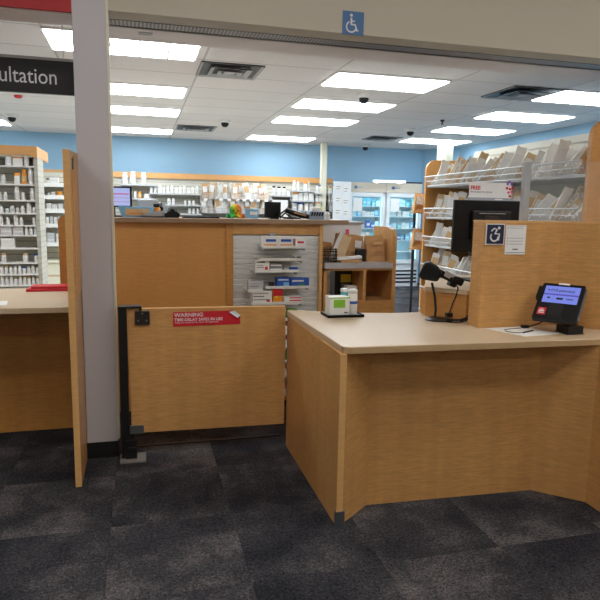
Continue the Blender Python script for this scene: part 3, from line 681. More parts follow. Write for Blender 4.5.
# plush octopus
pl = thing('plush_octopus', 'small rainbow plush octopus toy sitting on the far counter', 'plush toy', (.745, 4.82, CT))
hd = MB(); 
cx, cy, cz = .745, 4.82, CT+.066
prof = [(.004, -.045), (.03, -.04), (.046, -.02), (.05, .005), (.042, .03), (.024, .046), (.004, .051)]
hd.lathe(prof, (cx, cy, cz), 20)
def rainbow():
    m, nt, b = newmat('rainbow_plush'); L = nt.links.new; N = nt.nodes.new
    tc = N('ShaderNodeTexCoord'); sp = N('ShaderNodeSeparateXYZ'); L(tc.outputs['Object'], sp.inputs[0])
    ad = N('ShaderNodeMath'); ad.operation = 'MULTIPLY_ADD'; ad.inputs[1].default_value = .35; L(sp.outputs[2], ad.inputs[0]); L(sp.outputs[0], ad.inputs[2])
    mr = N('ShaderNodeMapRange'); mr.inputs[1].default_value = -.05; mr.inputs[2].default_value = .09; L(ad.outputs[0], mr.inputs[0])
    rp = N('ShaderNodeValToRGB'); el = rp.color_ramp.elements
    el[0].position = 0; el[0].color = lin((40, 150, 90))+(1,); el[1].position = 1; el[1].color = lin((214, 50, 60))+(1,)
    for p, c in ((.3, (80, 190, 70)), (.5, (235, 205, 50)), (.72, (240, 140, 50))): e = el.new(p); e.color = lin(c)+(1,)
    L(mr.outputs[0], rp.inputs[0]); L(rp.outputs[0], b.inputs['Base Color']); b.inputs['Roughness'].default_value = .9
    return m
M['rainbow'] = rainbow()
for k in range(8):
    a = k*PI/4+.3
    ex, ey = math.cos(a), math.sin(a)
    hd.tube([(cx+ex*.015, cy+ey*.015, CT+.03), (cx+ex*.04, cy+ey*.04, CT+.022), (cx+ex*.062, cy+ey*.05, CT+.02), (cx+ex*.075, cy+ey*.055, CT+.024)], .017, 8)
hd.build('body', 'rainbow', pl, smooth=True)
MB().lathe([(.006, -.003), (.007, 0), (.004, .004)], (cx-.024, cy-.047, cz-.002), 8, Rx(PI/2)).lathe([(.006, -.003), (.007, 0), (.004, .004)], (cx+.012, cy-.049, cz-.002), 8, Rx(PI/2)).tube([(cx-.014, cy-.05, cz-.016), (cx-.006, cy-.051, cz-.021), (cx+.002, cy-.05, cz-.016)], .002, 5).build('face', 'black', pl)
cd = thing('card_sign', 'light blue leaning card beside the plush octopus', 'card', (.875, 4.85, CT))
MB().box(.825, .935, 4.84, 4.845, CT+.003, CT+.08, Rx(-.2)@Ry(.06)).build('card', 'lblue', cd)
MB().box(.865, .925, 4.836, 4.84, CT+.03, CT+.058, Rx(-.2)@Ry(.06)).build('printed_panel', 'paper', cd)
mn = thing('computer_monitor', 'small black monitor turned sideways beside the blue card', 'monitor', (1.09, 4.95, CT))
MB().box(1.0, 1.15, 4.93, 4.955, CT+.012, CT+.14, Rz(.35)).build('shell', 'black', mn, bevel=.004)
MB().box(1.05, 1.12, 4.9, 5.0, CT, CT+.014).build('foot', 'black', mn)
sn = thing('hand_scanner', 'black hand scanner with bundled cables lying on the far counter', 'scanner', (1.25, 4.86, CT))
MB().tube([(1.17, 4.87, CT+.075), (1.21, 4.86, CT+.06), (1.26, 4.85, CT+.045), (1.31, 4.85, CT+.03), (1.36, 4.85, CT+.025)], .021, 10).build('body', 'black', sn, smooth=True)
MB().tube([(1.13, 4.9, CT+.01), (1.16, 4.86, CT+.05), (1.2, 4.88, CT+.03), (1.24, 4.92, CT+.012), (1.3, 4.88, CT+.01), (1.22, 4.82, CT+.01), (1.15, 4.85, CT+.012), (1.12, 4.93, CT+.03), (1.19, 4.93, CT+.08)], .008, 6).build('cables', 'dgrey', sn)
MB().tube([(1.23, 4.828, CT+.058), (1.28, 4.825, CT+.042), (1.33, 4.825, CT+.03)], .005, 6).build('trim', 'kraft', sn)
bk = thing('desk_basket', 'blue-grey basket of black clips with a paper roll on top', 'basket', (1.44, 4.9, CT))
M['bgrey'] = mat('blue_grey_plastic', (150, 166, 188), .5)
MB().box(1.37, 1.50, 4.85, 4.95, CT, CT+.07).build('body', 'bgrey', bk, bevel=.006)
g = MB()
for i in range(5): g.box(1.385+i*.022, 1.398+i*.022, 4.845, 4.852, CT+.03, CT+.062, Ry(.3))
g.build('clips', 'black', bk)
MB().cyl((1.395, 4.9, CT+.085), (1.475, 4.9, CT+.085), .022, n=18).build('paper_roll', 'paper', bk)
wb = thing('bottle', 'small white bottle at the end of the far counter beside the basket', 'bottle', (1.555, 4.95, CT))
MB().box(1.52, 1.60, 4.9, 5.0, CT-.0, CT+.001).build('pad', 'grey', wb)
MB().lathe([(.022, 0.001), (.024, .006), (.024, .05), (.012, .06), (.012, .07)], (1.555, 4.95, CT), 16).build('body', 'white', wb, smooth=True)
MB().cyl((1.555, 4.95, CT+.07), (1.555, 4.95, CT+.085), .013).build('cap', 'black', wb)
# ---------------------------------------------------------------- hutch with bags (between the counters)
hz = 1.17
hu = thing('pickup_hutch', 'small open maple cubby unit holding brown paper bags', 'cubby unit', (1.8, 4.95, 0))
MB().box(1.475, 1.50, 4.75, 5.2, 0, 1.125).build('side_panel', 'wood', hu)
MB().prism([(4.75, 0), (5.2, 0), (5.2, 1.47), (4.90, 1.47), (4.80, 1.45), (4.75, 1.40)], 2.085, 2.12, 'x').build('side_panel', 'wood', hu)
MB().box(1.825, 1.85, 4.75, 5.2, .845, 1.105).build('divider', 'wood', hu)
MB().box(1.475, 2.085, 4.735, 5.2, 1.125, 1.17).build('top_shelf', 'lgrey', hu)
MB().box(1.475, 2.085, 4.75, 5.2, 1.105, 1.125).build('top_rail', 'wood', hu)
MB().box(1.50, 2.085, 4.75, 5.2, .82, .845).build('lower_shelf', 'wood', hu)
MB().box(1.50, 2.085, 4.75, 4.775, 0, .82).build('front_panel', 'wood', hu)
MB().box(1.85, 2.085, 5.17, 5.19, .845, 1.105).build('back_panel', 'wood', hu)
# paper bags, each its own
def bagmesh(w, d, h, seed, top=.0):
    r = random.Random(seed); mb = MB(); n = 5
    vs = []
    for i in range(n+1):
        f = i/n; z = h*f; pinch = d*(1-.75*f**2); ww = w*(1-.06*f)
        for sx, sy in ((-1, -1), (0, -1), (1, -1), (1, 1), (0, 1), (-1, 1)):
            j = .0 if i == 0 else .06*d
            vs.append((sx*ww/2+r.uniform(-j, j), sy*pinch/2*(.75 if sx == 0 and i % 2 else 1)+r.uniform(-j, j), z+(r.uniform(-.02, .02)*h if i == n else 0)))
    fs = [tuple(range(6))[::-1], tuple(range(n*6, n*6+6))]
    for i in range(n):
        for j in range(6): fs.append((i*6+j, i*6+(j+1) % 6, i*6+6+(j+1) % 6, i*6+6+j))
    return mb.add(vs, fs)
def placebag(w, d, h, x, y, z, rot, m, label, seed, group=None, name='paper_bag', patch=None):
    t = lthing(name, label, 'paper bag', (x, y, z), rot, group)
    bagmesh(w, d, h, seed).build('bag', m, t)
    if patch: MB().box(patch[0], patch[1], -d/2-.002, -d/2+.001, patch[2], patch[3]).build('stapled_slip', patch[4], t)
    return t

placebag(.16, .10, .235, 1.69, 4.97, hz, (0, .12, .1), 'kraft', 'brown paper bag leaning beside the wire basket on the cubby unit', 1)
placebag(.13, .05, .25, 1.60, 4.88, hz, (0, .42, .1), 'bagtan', 'tan folded bag with white edge slanting on the cubby unit', 2, patch=(-.065, -.03, .0, .25, 'paper'))
placebag(.17, .10, .225, 1.80, 5.0, hz, (0, .1, 0), 'kraft', 'brown paper bag with white slip in the middle of the cubby unit', 3, patch=(.0, .06, .12, .18, 'paper'))
placebag(.17, .11, .225, 1.985, 4.93, hz, (0, -.04, .0), 'kraft', 'upright brown paper bag at the high side of the cubby unit', 4, patch=(-.02, .06, .145, .17, 'tanprint'))
placebag(.11, .07, .15, 1.55, 5.0, hz+.012, (0, .1, .2), 'kraft', 'small brown bag standing inside the black wire basket', 5)
tag(MB().box(1.60, 1.82, 4.78, 4.86, hz+.026, hz+.05, Ry(-.06)).build('white_packet', 'paper', loc=(1.7, 4.82, hz), bevel=.003), 'long white packet lying in front of the brown bags', 'packet')
tag(MB().box(1.63, 1.82, 4.775, 4.87, hz, hz+.024).build('flat_bag', 'kraft', loc=(1.73, 4.82, hz), bevel=.003), 'flat brown folded bag lying under the white packet', 'paper bag')
tag(MB().box(1.81, 1.885, 4.88, 4.93, hz, hz+.11).build('card_holder', 'matte_black', loc=(1.85, 4.9, hz), bevel=.003), 'black holder between the brown bags on the cubby unit', 'holder')
wb = MB()
for z in (0, .03, .06, .09, .11):
    wb.tube([(1.485, 4.80, hz+z+.003), (1.60, 4.80, hz+z+.003), (1.60, 5.1, hz+z+.003), (1.485, 5.1, hz+z+.003), (1.485, 4.80, hz+z+.003)], .004, 5)
for i in range(9): wb.cyl((1.488+i*.0138, 4.80, hz), (1.488+i*.0138, 4.80, hz+.113), .003, n=5)
for i in range(11): wb.cyl((1.60, 4.81+i*.028, hz), (1.60, 4.81+i*.028, hz+.113), .003, n=5)
tag(wb.build('wire_basket', 'matte_black', loc=(1.54, 4.95, hz)), 'black wire basket on the cubby unit shelf holding a small bag', 'basket')
sd = thing('storage_cabinet', 'white metal cabinet seen behind the cubby unit', 'cabinet', (1.8, 5.6, 0))
MB().box(1.55, 2.04, 5.4, 5.8, 0, 1.48).build('body', 'fcase', sd, bevel=.003)
MB().box(1.53, 2.06, 5.38, 5.82, 1.48, 1.50).build('cabinet_top', 'grey', sd)
n_ = thing('notice_sheet', 'white notice with a round dark drawing on the white cabinet', 'notice', (1.77, 5.398, .95))
MB().box(1.70, 1.83, 5.396, 5.4, .78, 1.03).build('sheet', 'paper', n_)
MB().tube([(1.79+.03*math.cos(a), 5.394, .90+.03*math.sin(a)) for a in [i*PI/8 for i in range(17)]], .006, 5).cyl((1.79, 5.39, .90), (1.79, 5.394, .90), .012).box(1.71, 1.77, 5.3945, 5.396, .99, .994).box(1.71, 1.75, 5.3945, 5.396, .97, .974).build('drawing', 'txtgrey', n_)
tag(MB().box(1.88, 1.915, 5.394, 5.4, 1.37, 1.43).build('notice_sheet', 'pink', loc=(1.9, 5.4, 1.4)), 'small pink note on the white cabinet above the bags', 'notice')
carton(1.66, 1.82, 5.02, .845, .235, .14, 'matte_black', 'black box inside the open cubby of the maple unit', [(.35, .95, .55, .85, 'yellow'), (.4, .9, .35, .5, 'shelfgrey')])
carton(1.72, 1.81, 4.86, .845, .115, .08, 'paper', 'pinkish white carton at the front of the open cubby', [(.1, .9, .4, .6, 'tanprint')])
# tray with tissue box and wipes
tr = tag(MB().box(1.12, 1.36, 3.50, 3.66, .94, .948).box(1.12, 1.36, 3.50, 3.506, .94, .957).box(1.12, 1.126, 3.50, 3.66, .94, .957).box(1.354, 1.36, 3.50, 3.66, .94, .957).build('tray', 'black', loc=(1.24, 3.58, .94)), 'black tray under the tissue box and wipes', 'tray')
tb = thing('tissue_box', 'white and lime green tissue box on the black tray', 'tissue box', (1.2, 3.58, .948))
MB().box(1.14, 1.272, 3.53, 3.63, .948, 1.065).build('box', 'white', tb, bevel=.002)
MB().box(1.165, 1.24, 3.528, 3.531, 1.0, 1.05).box(1.14, 1.272, 3.529, 3.53, 1.057, 1.065).build('green_panel', 'green', tb)
MB().box(1.235, 1.26, 3.528, 3.53, .965, .972).build('print', 'txtgrey', tb)
wp = thing('wipes_canister', 'white canister of wipes with a blue label beside the tissue box', 'canister', (1.305, 3.57, .948))
MB().lathe([(.028, 0), (.03, .004), (.03, .13), (.028, .134)], (1.305, 3.57, .948), 24).build('canister', 'white', wp, smooth=True)
MB().lathe([(.028, .134), (.03, .137), (.03, .155), (.02, .163)], (1.305, 3.57, .948), 24).build('lid', 'white', wp, smooth=True)
MB().lathe([(.0305, .07), (.0305, .088)], (1.305, 3.57, .948), 24).build('label', 'blue', wp, smooth=True)
wp = thing('wipes_canister', 'grey-green canister behind the white canister of wipes', 'canister', (1.265, 3.62, .948))
MB().lathe([(.022, 0), (.024, .004), (.024, .13), (.015, .14)], (1.275, 3.65, .948), 20).build('canister', 'teal', wp, smooth=True)
MB().lathe([(.024, .135), (.026, .137), (.026, .155), (.02, .158)], (1.275, 3.65, .948), 20).build('lid', 'white', wp, smooth=True)

# ---------------------------------------------------------------- left shelving bay with bottles
BX0, BX1, BY = -2.3, -1.10, 7.2
un = thing('pharmacy_shelving', 'cream steel shelving full of white bottles behind the left counter', 'shelving', (-1.7, 7.5, 0))
SZ = [2.026, 1.832, 1.66, 1.519, 1.388, 1.279, 1.136, .975, .847, .724]
MB().box(BX0, BX1, 7.44, 7.48, 0, 2.12).build('back_panel', 'slat', un)
for z in SZ+[.55]:
    s_ = MB().box(BX0, BX1-.0, 7.2, 7.44, z-.016, z).build('shelf', 'white', un)
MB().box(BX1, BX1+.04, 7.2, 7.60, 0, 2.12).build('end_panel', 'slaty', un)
MB().box(BX0, BX1+.02, 7.18, 7.20, 2.14, 2.235).box(BX1-.01, BX1+.045, 7.17, 8.0, 2.12, 2.235).build('cornice', 'trim_wood', un)
MB().box(BX0, BX1, 7.2, 7.56, 2.12, 2.14).build('top_panel', 'offwhite', un)
def bottle_maker(name, m, capm, capw=.8, h=1., labelm=None):
    def mk(label):
        t = lthing(name, label, 'bottle')
        MB().lathe([(.42, 0), (.45, .03), (.45, .68), (.36, .78), (.30, .80)], n=12).build('body', m, t, smooth=True)
        MB().lathe([(.45*capw, .80), (.45*capw, 1.0)], n=12).build('cap', capm, t, smooth=True)
        if labelm: MB().lathe([(.46, .18), (.46, .58)], n=12).build('label', labelm, t, smooth=True)
        return t
    return mk
M['label'] = kraft_mat('printed_label', (236, 234, 231), (196, 193, 190), .3)
BW = Proto(bottle_maker('medicine_bottle', 'white', 'white', .8, labelm='label'))
BBk = Proto(bottle_maker('medicine_bottle', 'white', 'black', .85, labelm='label'))
BTn = Proto(bottle_maker('medicine_bottle', 'white', 'tanprint', .85, labelm='label'))
BBl = Proto(bottle_maker('medicine_bottle', 'white', 'blue', .9, labelm='label'))
BOr = Proto(bottle_maker('medicine_bottle', 'orange', 'orange', .8, labelm='tanprint'))
BDk = Proto(bottle_maker('medicine_bottle', 'dgrey', 'black', .8, labelm='label'))
BX = Proto(lambda label: (lambda t: (MB().box(-.5, .5, -.5, .5, 0, 1).build('carton_body', 'white', t), MB().box(-.5, .5, -.51, -.5, .55, .8).build('printed_band', 'label', t), t)[2])(lthing('medicine_carton', label, 'box')))
BXo = Proto(lambda label: (lambda t: (MB().box(-.5, .5, -.5, .5, 0, 1).build('carton_body', 'white', t), MB().box(-.5, .5, -.51, -.5, .75, 1.).box(-.5, .5, -.5, .5, 1.0, 1.01).build('printed_band', 'orange', t), t)[2])(lthing('medicine_carton', label, 'box')))
BXg = Proto(lambda label: (lambda t: (MB().box(-.5, .5, -.5, .5, 0, 1).build('carton_body', 'lgrey', t), MB().box(-.4, .4, -.51, -.5, .3, .5).build('printed_band', 'label', t), t)[2])(lthing('medicine_carton', label, 'box')))
KN = {'w': (BW, 'white bottle'), 'k': (BBk, 'white bottle with black cap'), 't': (BTn, 'white bottle with tan cap'), 'b': (BBl, 'white bottle with blue cap'), 'o': (BOr, 'orange bottle'), 'd': (BDk, 'dark bottle'),
      'x': (BX, 'white carton'), 'r': (BXo, 'white and orange carton'), 'g': (BXg, 'pale grey carton')}
def shelf_items(items, px2x, mpp, y, z, where, group, ref='from the far left'):
    """items: (px0, px1, px height, kind)"""
    cnt = {}
    tot = {}
    for it in items: tot[it[3]] = tot.get(it[3], 0)+1
    for (a, b, h, k) in items:
        pr, nm = KN[k]
        i = cnt.get(k, 0); cnt[k] = i+1
        w = (b-a)*mpp*.92; hh = h*mpp
        num = '' if tot[k] == 1 else ('%s ' % ORDN[i])
        lab = (num+nm+(' from left' if tot[k] > 1 else '')+' on '+where)
        x = px2x((a+b)/2)
        if k in 'xrg': pr.put(lab, (x, y+w*.3, z), (0, 0, 0), group, (w, min(w*.7, .16), hh))
        else: pr.put(lab, (x, y+.02, z), (0, 0, random.uniform(-1, 1)), group, (w, w, hh))
L7 = lambda p: -1.092-(36-p)*.0112
shelves = [
 [(-8, -3, 9, 'w'), (9, 16, 11, 'k'), (16.5, 21, 9, 'r'), (21, 25, 9, 'r'), (26, 31, 13, 'w')],
 [(-6, -2, 8, 'w'), (0, 4, 8, 'w'), (4.5, 9, 8, 'w'), (17, 22, 10, 'r'), (23, 28.5, 13, 'o'), (29, 34, 15, 'w')],
 [(-8, -3, 8, 'w'), (1, 5, 7, 'w'), (6, 10, 7, 'w'), (16, 21, 12, 'w'), (22, 26, 7, 'w'), (30, 35, 11, 'w')],
 [(-5, -1, 7, 'w'), (1, 6, 6, 'w'), (7, 10.5, 4, 'w'), (11, 16, 6.5, 'w'), (16.5, 20, 5, 'w'), (20.5, 25, 6.5, 'w'), (26, 31, 9, 'w'), (31.5, 35.5, 5.5, 'w')],
 [(-6, -1, 8, 'w'), (0, 5, 8.5, 'w'), (7, 11, 7, 'w'), (14, 18.5, 9, 'w'), (19, 23, 7, 'w'), (31, 35, 7, 'w')],
 [(-8, 1, 8, 'g'), (2, 12.5, 8, 'g'), (13, 23, 7.5, 'g'), (23.6, 27.3, 8.5, 'w'), (27.6, 31.5, 8.5, 'w'), (32, 36, 8.5, 'w')],
 [(-4, 1, 8, 'x'), (2, 14.5, 9, 'x')],
 [(-6, -2, 8, 't'), (1, 6, 8.5, 't'), (20.5, 26, 8.5, 't'), (31, 36, 8, 'b')],
 [(-5+i*4.1, -1.2+i*4.1, 6.5+(i % 3)*.6, 'wwtwwwbww'[i % 9]) for i in range(10)],
 [(-5+i*4.1, -1.2+i*4.1, 7+(i % 2)*.5, 'twwwtwwtw'[i % 9]) for i in range(10)]]
for i, (z, it) in enumerate(zip(SZ, shelves)):
    shelf_items(it, L7, .0118, 7.225, z, 'the %s left shelving shelf' % ['topmost', 'second', 'third', 'fourth', 'fifth', 'sixth', 'seventh', 'eighth', 'ninth', 'tenth'][i], 'medicine on the %s shelf of the left shelving' % ORDN[i])

# slatwall rack behind, with white bins
rk = thing('bin_rack', 'slatwall rack of white bins beyond the left shelving', 'rack', (-1.1, 9.7, 0))
MB().box(-1.7, -.5, 9.75, 9.8, 0, 2.1).build('back_panel', 'slat', rk)
RZ = [1.887, 1.71, 1.513, 1.30, 1.03]
for z in RZ: MB().box(-1.38, -.55, 9.45, 9.75, z-.012, z).box(-1.38, -.55, 9.44, 9.45, z-.012, z+.045).build('bin_shelf', 'white', rk)
MB().box(-1.42, -1.38, 9.44, 9.75, .7, 2.12).build('upright', 'offwhite', rk)
MB().box(-1.40, -.5, 9.4, 9.74, 0, .78).build('drawer_base', 'top', rk)
MB().box(-1.42, -.5, 9.36, 9.76, .78, .81).build('base_top', 'cream', rk)
for z in (.2, .4, .6): MB().box(-1.38, -.52, 9.392, 9.4, z, z+.17).build('drawer', 'cream', rk, bevel=.004)
R9 = lambda p: -1.36+(p-42)*.0142
rit = [[(46, 50, 8, 'k'), (50, 59, 9, 'x')], [(47, 50, 6, 'w'), (51, 55, 7, 'x'), (55, 63, 7.5, 'o')], [(46, 51, 9, 'x'), (51, 57, 8, 'x'), (57.5, 62, 9, 'x')], [(45, 48, 10, 'x'), (48.5, 52, 11, 'g'), (52.5, 56, 10, 'x'), (56.5, 60, 11, 'g')], [(45, 53, 13, 'g'), (54, 62, 12, 'x')]]
for i, (z, it) in enumerate(zip(RZ, rit)):
    shelf_items(it, R9, .0138, 9.5, z, 'the %s tier of the white bin rack' % ORDN[i], 'stock on the %s tier of the bin rack' % ORDN[i])

# ---------------------------------------------------------------- back wall slatwall run
bw = thing('slatwall_panel', 'long cream slatwall with a maple cap rail below the blue wall', 'slatwall', (1.5, 12.3, 0))
MB().box(-3.6, 3.95, 12.28, 12.34, 0, 2.17).build('panel', 'slat', bw)
MB().box(-3.6, 3.95, 12.24, 12.34, 2.17, 2.275).build('cap_rail', 'trim_wood', bw)
MB().box(-3.6, 3.95, 12.34, 12.5, 0, 2.15).build('backing', 'offwhite', bw)
mpb = .0203
BXp = lambda p: -.467+(p-113)*.02015
def bshelf(p0, p1, z, word):
    t = thing('wall_shelf', 'grey metal wall shelf, '+word, 'shelf', (BXp((p0+p1)/2), 12.1, z), 'shelves on the back slatwall')
    MB().box(BXp(p0), BXp(p1), 11.98, 12.28, z-.03, z).build('board', 'lgrey', t)
    MB().box(BXp(p0)+.01, BXp(p0)+.03, 12.0, 12.28, z-.10, z-.03).box(BXp(p1)-.03, BXp(p1)-.01, 12.0, 12.28, z-.10, z-.03).build('bracket', 'grey', t)
bl = [(120, 154, 2.04, 'of three large bottles', [(121, 127, 10.5, 'w'), (128, 134.5, 11.5, 'w'), (138, 144, 11, 'w')]),
      (146, 195, 1.885, 'holding many small bottles', [(146+i*3.9, 149.6+i*3.9, 5.5+(i % 3), 'wwxwwwxwwxww'[i]) for i in range(12)]),
      (118, 150, 1.78, 'behind the grey printer', [(126, 130.5, 8, 'w'), (131.5, 134.5, 6, 'w'), (135, 139, 6, 'o'), (141, 146, 4, 'x')]),
      (160, 195, 1.67, 'above the tape dispenser', [(162, 166, 6, 'w'), (166.5, 170, 6, 'w'), (178, 181, 4, 'w'), (182, 185, 4, 'w'), (186, 189, 4, 'w')]),
      (160, 195, 1.50, 'just over the tape dispenser', [(182, 185, 5, 'w'), (186, 189, 5, 'w'), (190, 193, 5, 'w')]),
      (264, 285, 1.895, 'of dark capped bottles', [(265, 269, 9, 'k'), (270, 275, 8.5, 'k'), (275.5, 280, 8.5, 'k'), (280.5, 284, 4, 'x')]),
      (285, 309, 2.0, 'of tall white bottles', [(286, 290, 10, 'w'), (290.5, 294, 9, 'w'), (298, 301.5, 9, 'r'), (302, 305, 9, 'w')]),
      (285, 309, 1.80, 'crowded with cartons', [(286, 292, 8, 'r'), (292.5, 297, 7.5, 'x'), (297.5, 303, 8, 'x'), (303.5, 308.5, 7.5, 'x')]),
      (285, 309, 1.60, 'lower, with pale cartons', [(286, 291, 7, 'g'), (292, 298, 7.5, 'b'), (299, 303, 7, 'x'), (304, 308, 7, 'g')]),
      (310, 318, 1.96, 'half hidden by cream pillar', [(310.5, 314, 7, 'w'), (314, 317, 8, 'b')]),
      (310, 318, 1.80, 'middle, beside cream pillar', [(310.5, 313.5, 5, 'x'), (314, 317, 5, 'x')]),
      (310, 318, 1.62, 'lowest, beside cream pillar', [(310, 317, 8, 'r')]),
      (324, 334, 1.96, 'topmost past cream pillar', [(324.5, 328, 7, 'r'), (328.5, 332, 9, 'b')]),
      (324, 334, 1.80, 'middle one past cream pillar', [(324.5, 327, 6, 'w'), (327.5, 330, 6, 'w'), (330.5, 333, 6, 'w')]),
      (324, 334, 1.62, 'lowest past cream pillar', [(325, 333, 7, 'g')])]
for p0, p1, z, w, it in bl:
    bshelf(p0, p1, z, w)
    shelf_items(it, BXp, mpb, 12.02, z, 'the wall shelf '+w, 'stock on the back wall shelf '+w)
tag(MB().box(BXp(265), BXp(281), 11.98, 12.15, 1.40, 1.80).build('storage_box', 'white', loc=(BXp(273), 12.06, 1.40)), 'plain white box standing below the dark capped bottles', 'box')
tag(MB().box(BXp(308), BXp(314), 11.8, 11.98, 1.40, 1.68).build('storage_box', 'yellow', loc=(BXp(311), 11.9, 1.4)), 'yellow box behind the blue-grey desk basket', 'box')
bb = thing('base_cabinet', 'long white base cabinet along the back slatwall', 'cabinet', (1.5, 12.0, 0))
MB().box(-3.4, 3.56, 11.72, 12.22, 0, 1.37).build('body', 'offwhite', bb)
MB().box(-3.42, 3.58, 11.68, 12.23, 1.37, 1.40).build('worktop', 'shelfgrey', bb)

# prescription bags, one model per kind of paper
def bag_proto(m, seed, slip):
    def mk(label):
        t = lthing('prescription_bag', label, 'paper bag')
        bagmesh(.13, .034, .27, seed).build('bag', m, t)
        MB().box(-.045, .05, -.022, -.0185, .11, .22).build('stapled_slip', slip, t)
        return t
    return Proto(mk)
BG = [(bag_proto('bagwhite', 11, 'paper'), 'white bag'), (bag_proto('bagprint', 12, 'label'), 'printed white bag'), (bag_proto('bagtan', 13, 'paper'), 'tan bag'),
      (bag_proto('bagwhite', 14, 'tanprint'), 'tan-slipped white bag'), (bag_proto('bagprint', 15, 'paper'), 'grey printed bag'), (bag_proto('kraft', 16, 'label'), 'brown bag')]
# hanging racks of bags on back wall
hb = thing('bag_rack', 'two-tier wire rack of bags on the back slatwall', 'rack', (BXp(230), 12.1, 1.5))
for zt in (1.80, 1.52):
    g = MB().box(BXp(196), BXp(264), 11.98, 12.28, zt-.008, zt)
    for k in range(4): g.tube([(BXp(196), 11.97, zt+k*.03), (BXp(264), 11.97, zt+k*.03)], .005, 5)
    for k in range(30):
        x = BXp(196)+k*(BXp(264)-BXp(196))/29; g.cyl((x, 11.97, zt), (x, 11.97, zt+.09), .004, n=4)
    g.build('wire_tier', 'lgrey', hb)
g = MB()
for x in (198, 213, 221, 229, 236, 243, 250, 258): g.box(BXp(x)-.02, BXp(x)+.05, 11.955, 11.965, 1.755, 1.80)
g.build('tier_labels', 'paper', hb)
order = [5, 2, 0, 1, 3, 4, 2, 5, 0, 3, 1, 0, 5, 2]
for r_i, zt in enumerate((1.80, 1.52)):
    cn = {}
    for k in range(14):
        kind = order[(k*(r_i+1)+r_i*3) % 14]; pr, nm = BG[kind]; cn[kind] = cn.get(kind, 0)+1
        x = BXp(199+k*4.7)
        pr.put('%s %s from the left in the %s tier of the back wall rack' % (ORDN[cn[kind]-1], nm, ['upper', 'lower'][r_i]), (x, 12.06+(k % 3)*.04, zt+.002), (random.uniform(-.1, .1), random.uniform(-.25, .25), random.uniform(-.5, .5)), 'bags in the back wall rack', (.95, 1.2, 1.05+.15*(k % 2)))

# bulletin board beside the fridge
bd = thing('bulletin_board', 'white board covered with pinned sheets beside the refrigerators', 'board', (4.05, 11.9, 1.3))
MB().box(3.86, 4.24, 11.9, 11.93, 1.25, 2.2).box(3.88, 3.92, 11.93, 12.28, 1.3, 1.4).build('board', 'fcase', bd)
for i, (x, z, w, h) in enumerate(((3.9, 2.0, .13, .15), (4.07, 1.95, .12, .17), (3.9, 1.75, .12, .17), (4.06, 1.72, .14, .15), (3.9, 1.5, .13, .18), (4.08, 1.48, .11, .18))):
    p_o = MB().box(x, x+w, 11.892, 11.9, z, z+h).build('pinned_sheet', 'paper', bd)
    MB().box(x+.02, x+w-.02, 11.89, 11.892, z+h*.6, z+h*.66).box(x+.02, x+w-.04, 11.89, 11.892, z+h*.3, z+h*.36).build('print', 'txtgrey', p_o)

# ---------------------------------------------------------------- refrigerators
def make_fridge(label):
    t = lthing('refrigerator', label, 'refrigerator')
    w = .41
    b = MB().box(-w, w, .44, .48, 0, 2.0).box(-w, -w+.04, 0, .44, 0, 2.0).box(w-.04, w, 0, .44, 0, 2.0).box(-w, w, 0, .44, 1.95, 2.0).box(-w, w, 0, .44, 0, .5)
    b.build('case', 'fcase', t)
    MB().box(-w+.04, w-.04, .42, .44, .5, 1.95).build('liner', 'fin', t)
    MB().box(-w, w, -.03, 0, 2.0, 2.2).build('header_panel', 'header', t)
    MB().box(-w+.1, -w+.3, -.034, -.03, 2.095, 2.105).box(-w+.12, -w+.18, -.034, -.03, 2.07, 2.13).build('header_logo', 'signblue', t)
    for z in (.75, 1.0, 1.25, 1.5, 1.72): MB().box(-w+.04, w-.04, .06, .42, z-.012, z).build('shelf', 'white', t)
    d = MB().box(-w+.01, -w+.08, -.04, -.002, .5, 1.99).box(w-.08, w-.01, -.04, -.002, .5, 1.99).box(-w+.01, w-.01, -.04, -.002, 1.91, 1.99).box(-w+.01, w-.01, -.04, -.002, .5, .58)
    d = d.build('door', 'fcase', t)
    MB().box(-w+.08, w-.08, -.025, -.015, .58, 1.91).build('glass_pane', 'fglass', d)
    MB().box(w-.075, w-.05, -.07, -.04, 1.0, 1.3).build('handle', 'lgrey', d)
    MB().box(-w+.1, -w+.3, -.032, -.026, 1.6, 1.88).build('door_notice', 'paper', d)
    g = MB()
    for z in (.08, .16, .24, .32): g.box(-w+.04, w-.04, -.012, 0, z, z+.035)
    g.build('base_grille', 'black', t)
    MB().box(-w+.06, w-.06, .02, .05, 1.925, 1.945).box(-w+.045, -w+.06, .03, .06, .6, 1.9).box(w-.06, w-.045, .03, .06, .6, 1.9).build('interior_lamp', 'flamp', t)
    return t
FR = Proto(make_fridge)
FR.put('white glass door refrigerator beside the bulletin board', (4.63, 12.0, 0), None, 'glass door refrigerators')
FR.put('white glass door refrigerator nearer the right-hand shelving', (5.46, 11.98, 0), None, 'glass door refrigerators')
fk = [('white', 'white'), ('lblue', 'light blue'), ('teal', 'teal'), ('paper', 'off-white'), ('blue', 'blue')]
FB = [(Proto((lambda mm: (lambda label: (lambda t: (MB().box(-.5, .5, -.5, .5, 0, 1).build('carton_body', mm, t), MB().box(-.4, .4, -.52, -.5, .3, .6).build('printed_band', 'label', t), t)[2])(lthing('medicine_carton', label, 'box'))))(mm)), nm) for mm, nm in fk]
rr = random.Random(5)
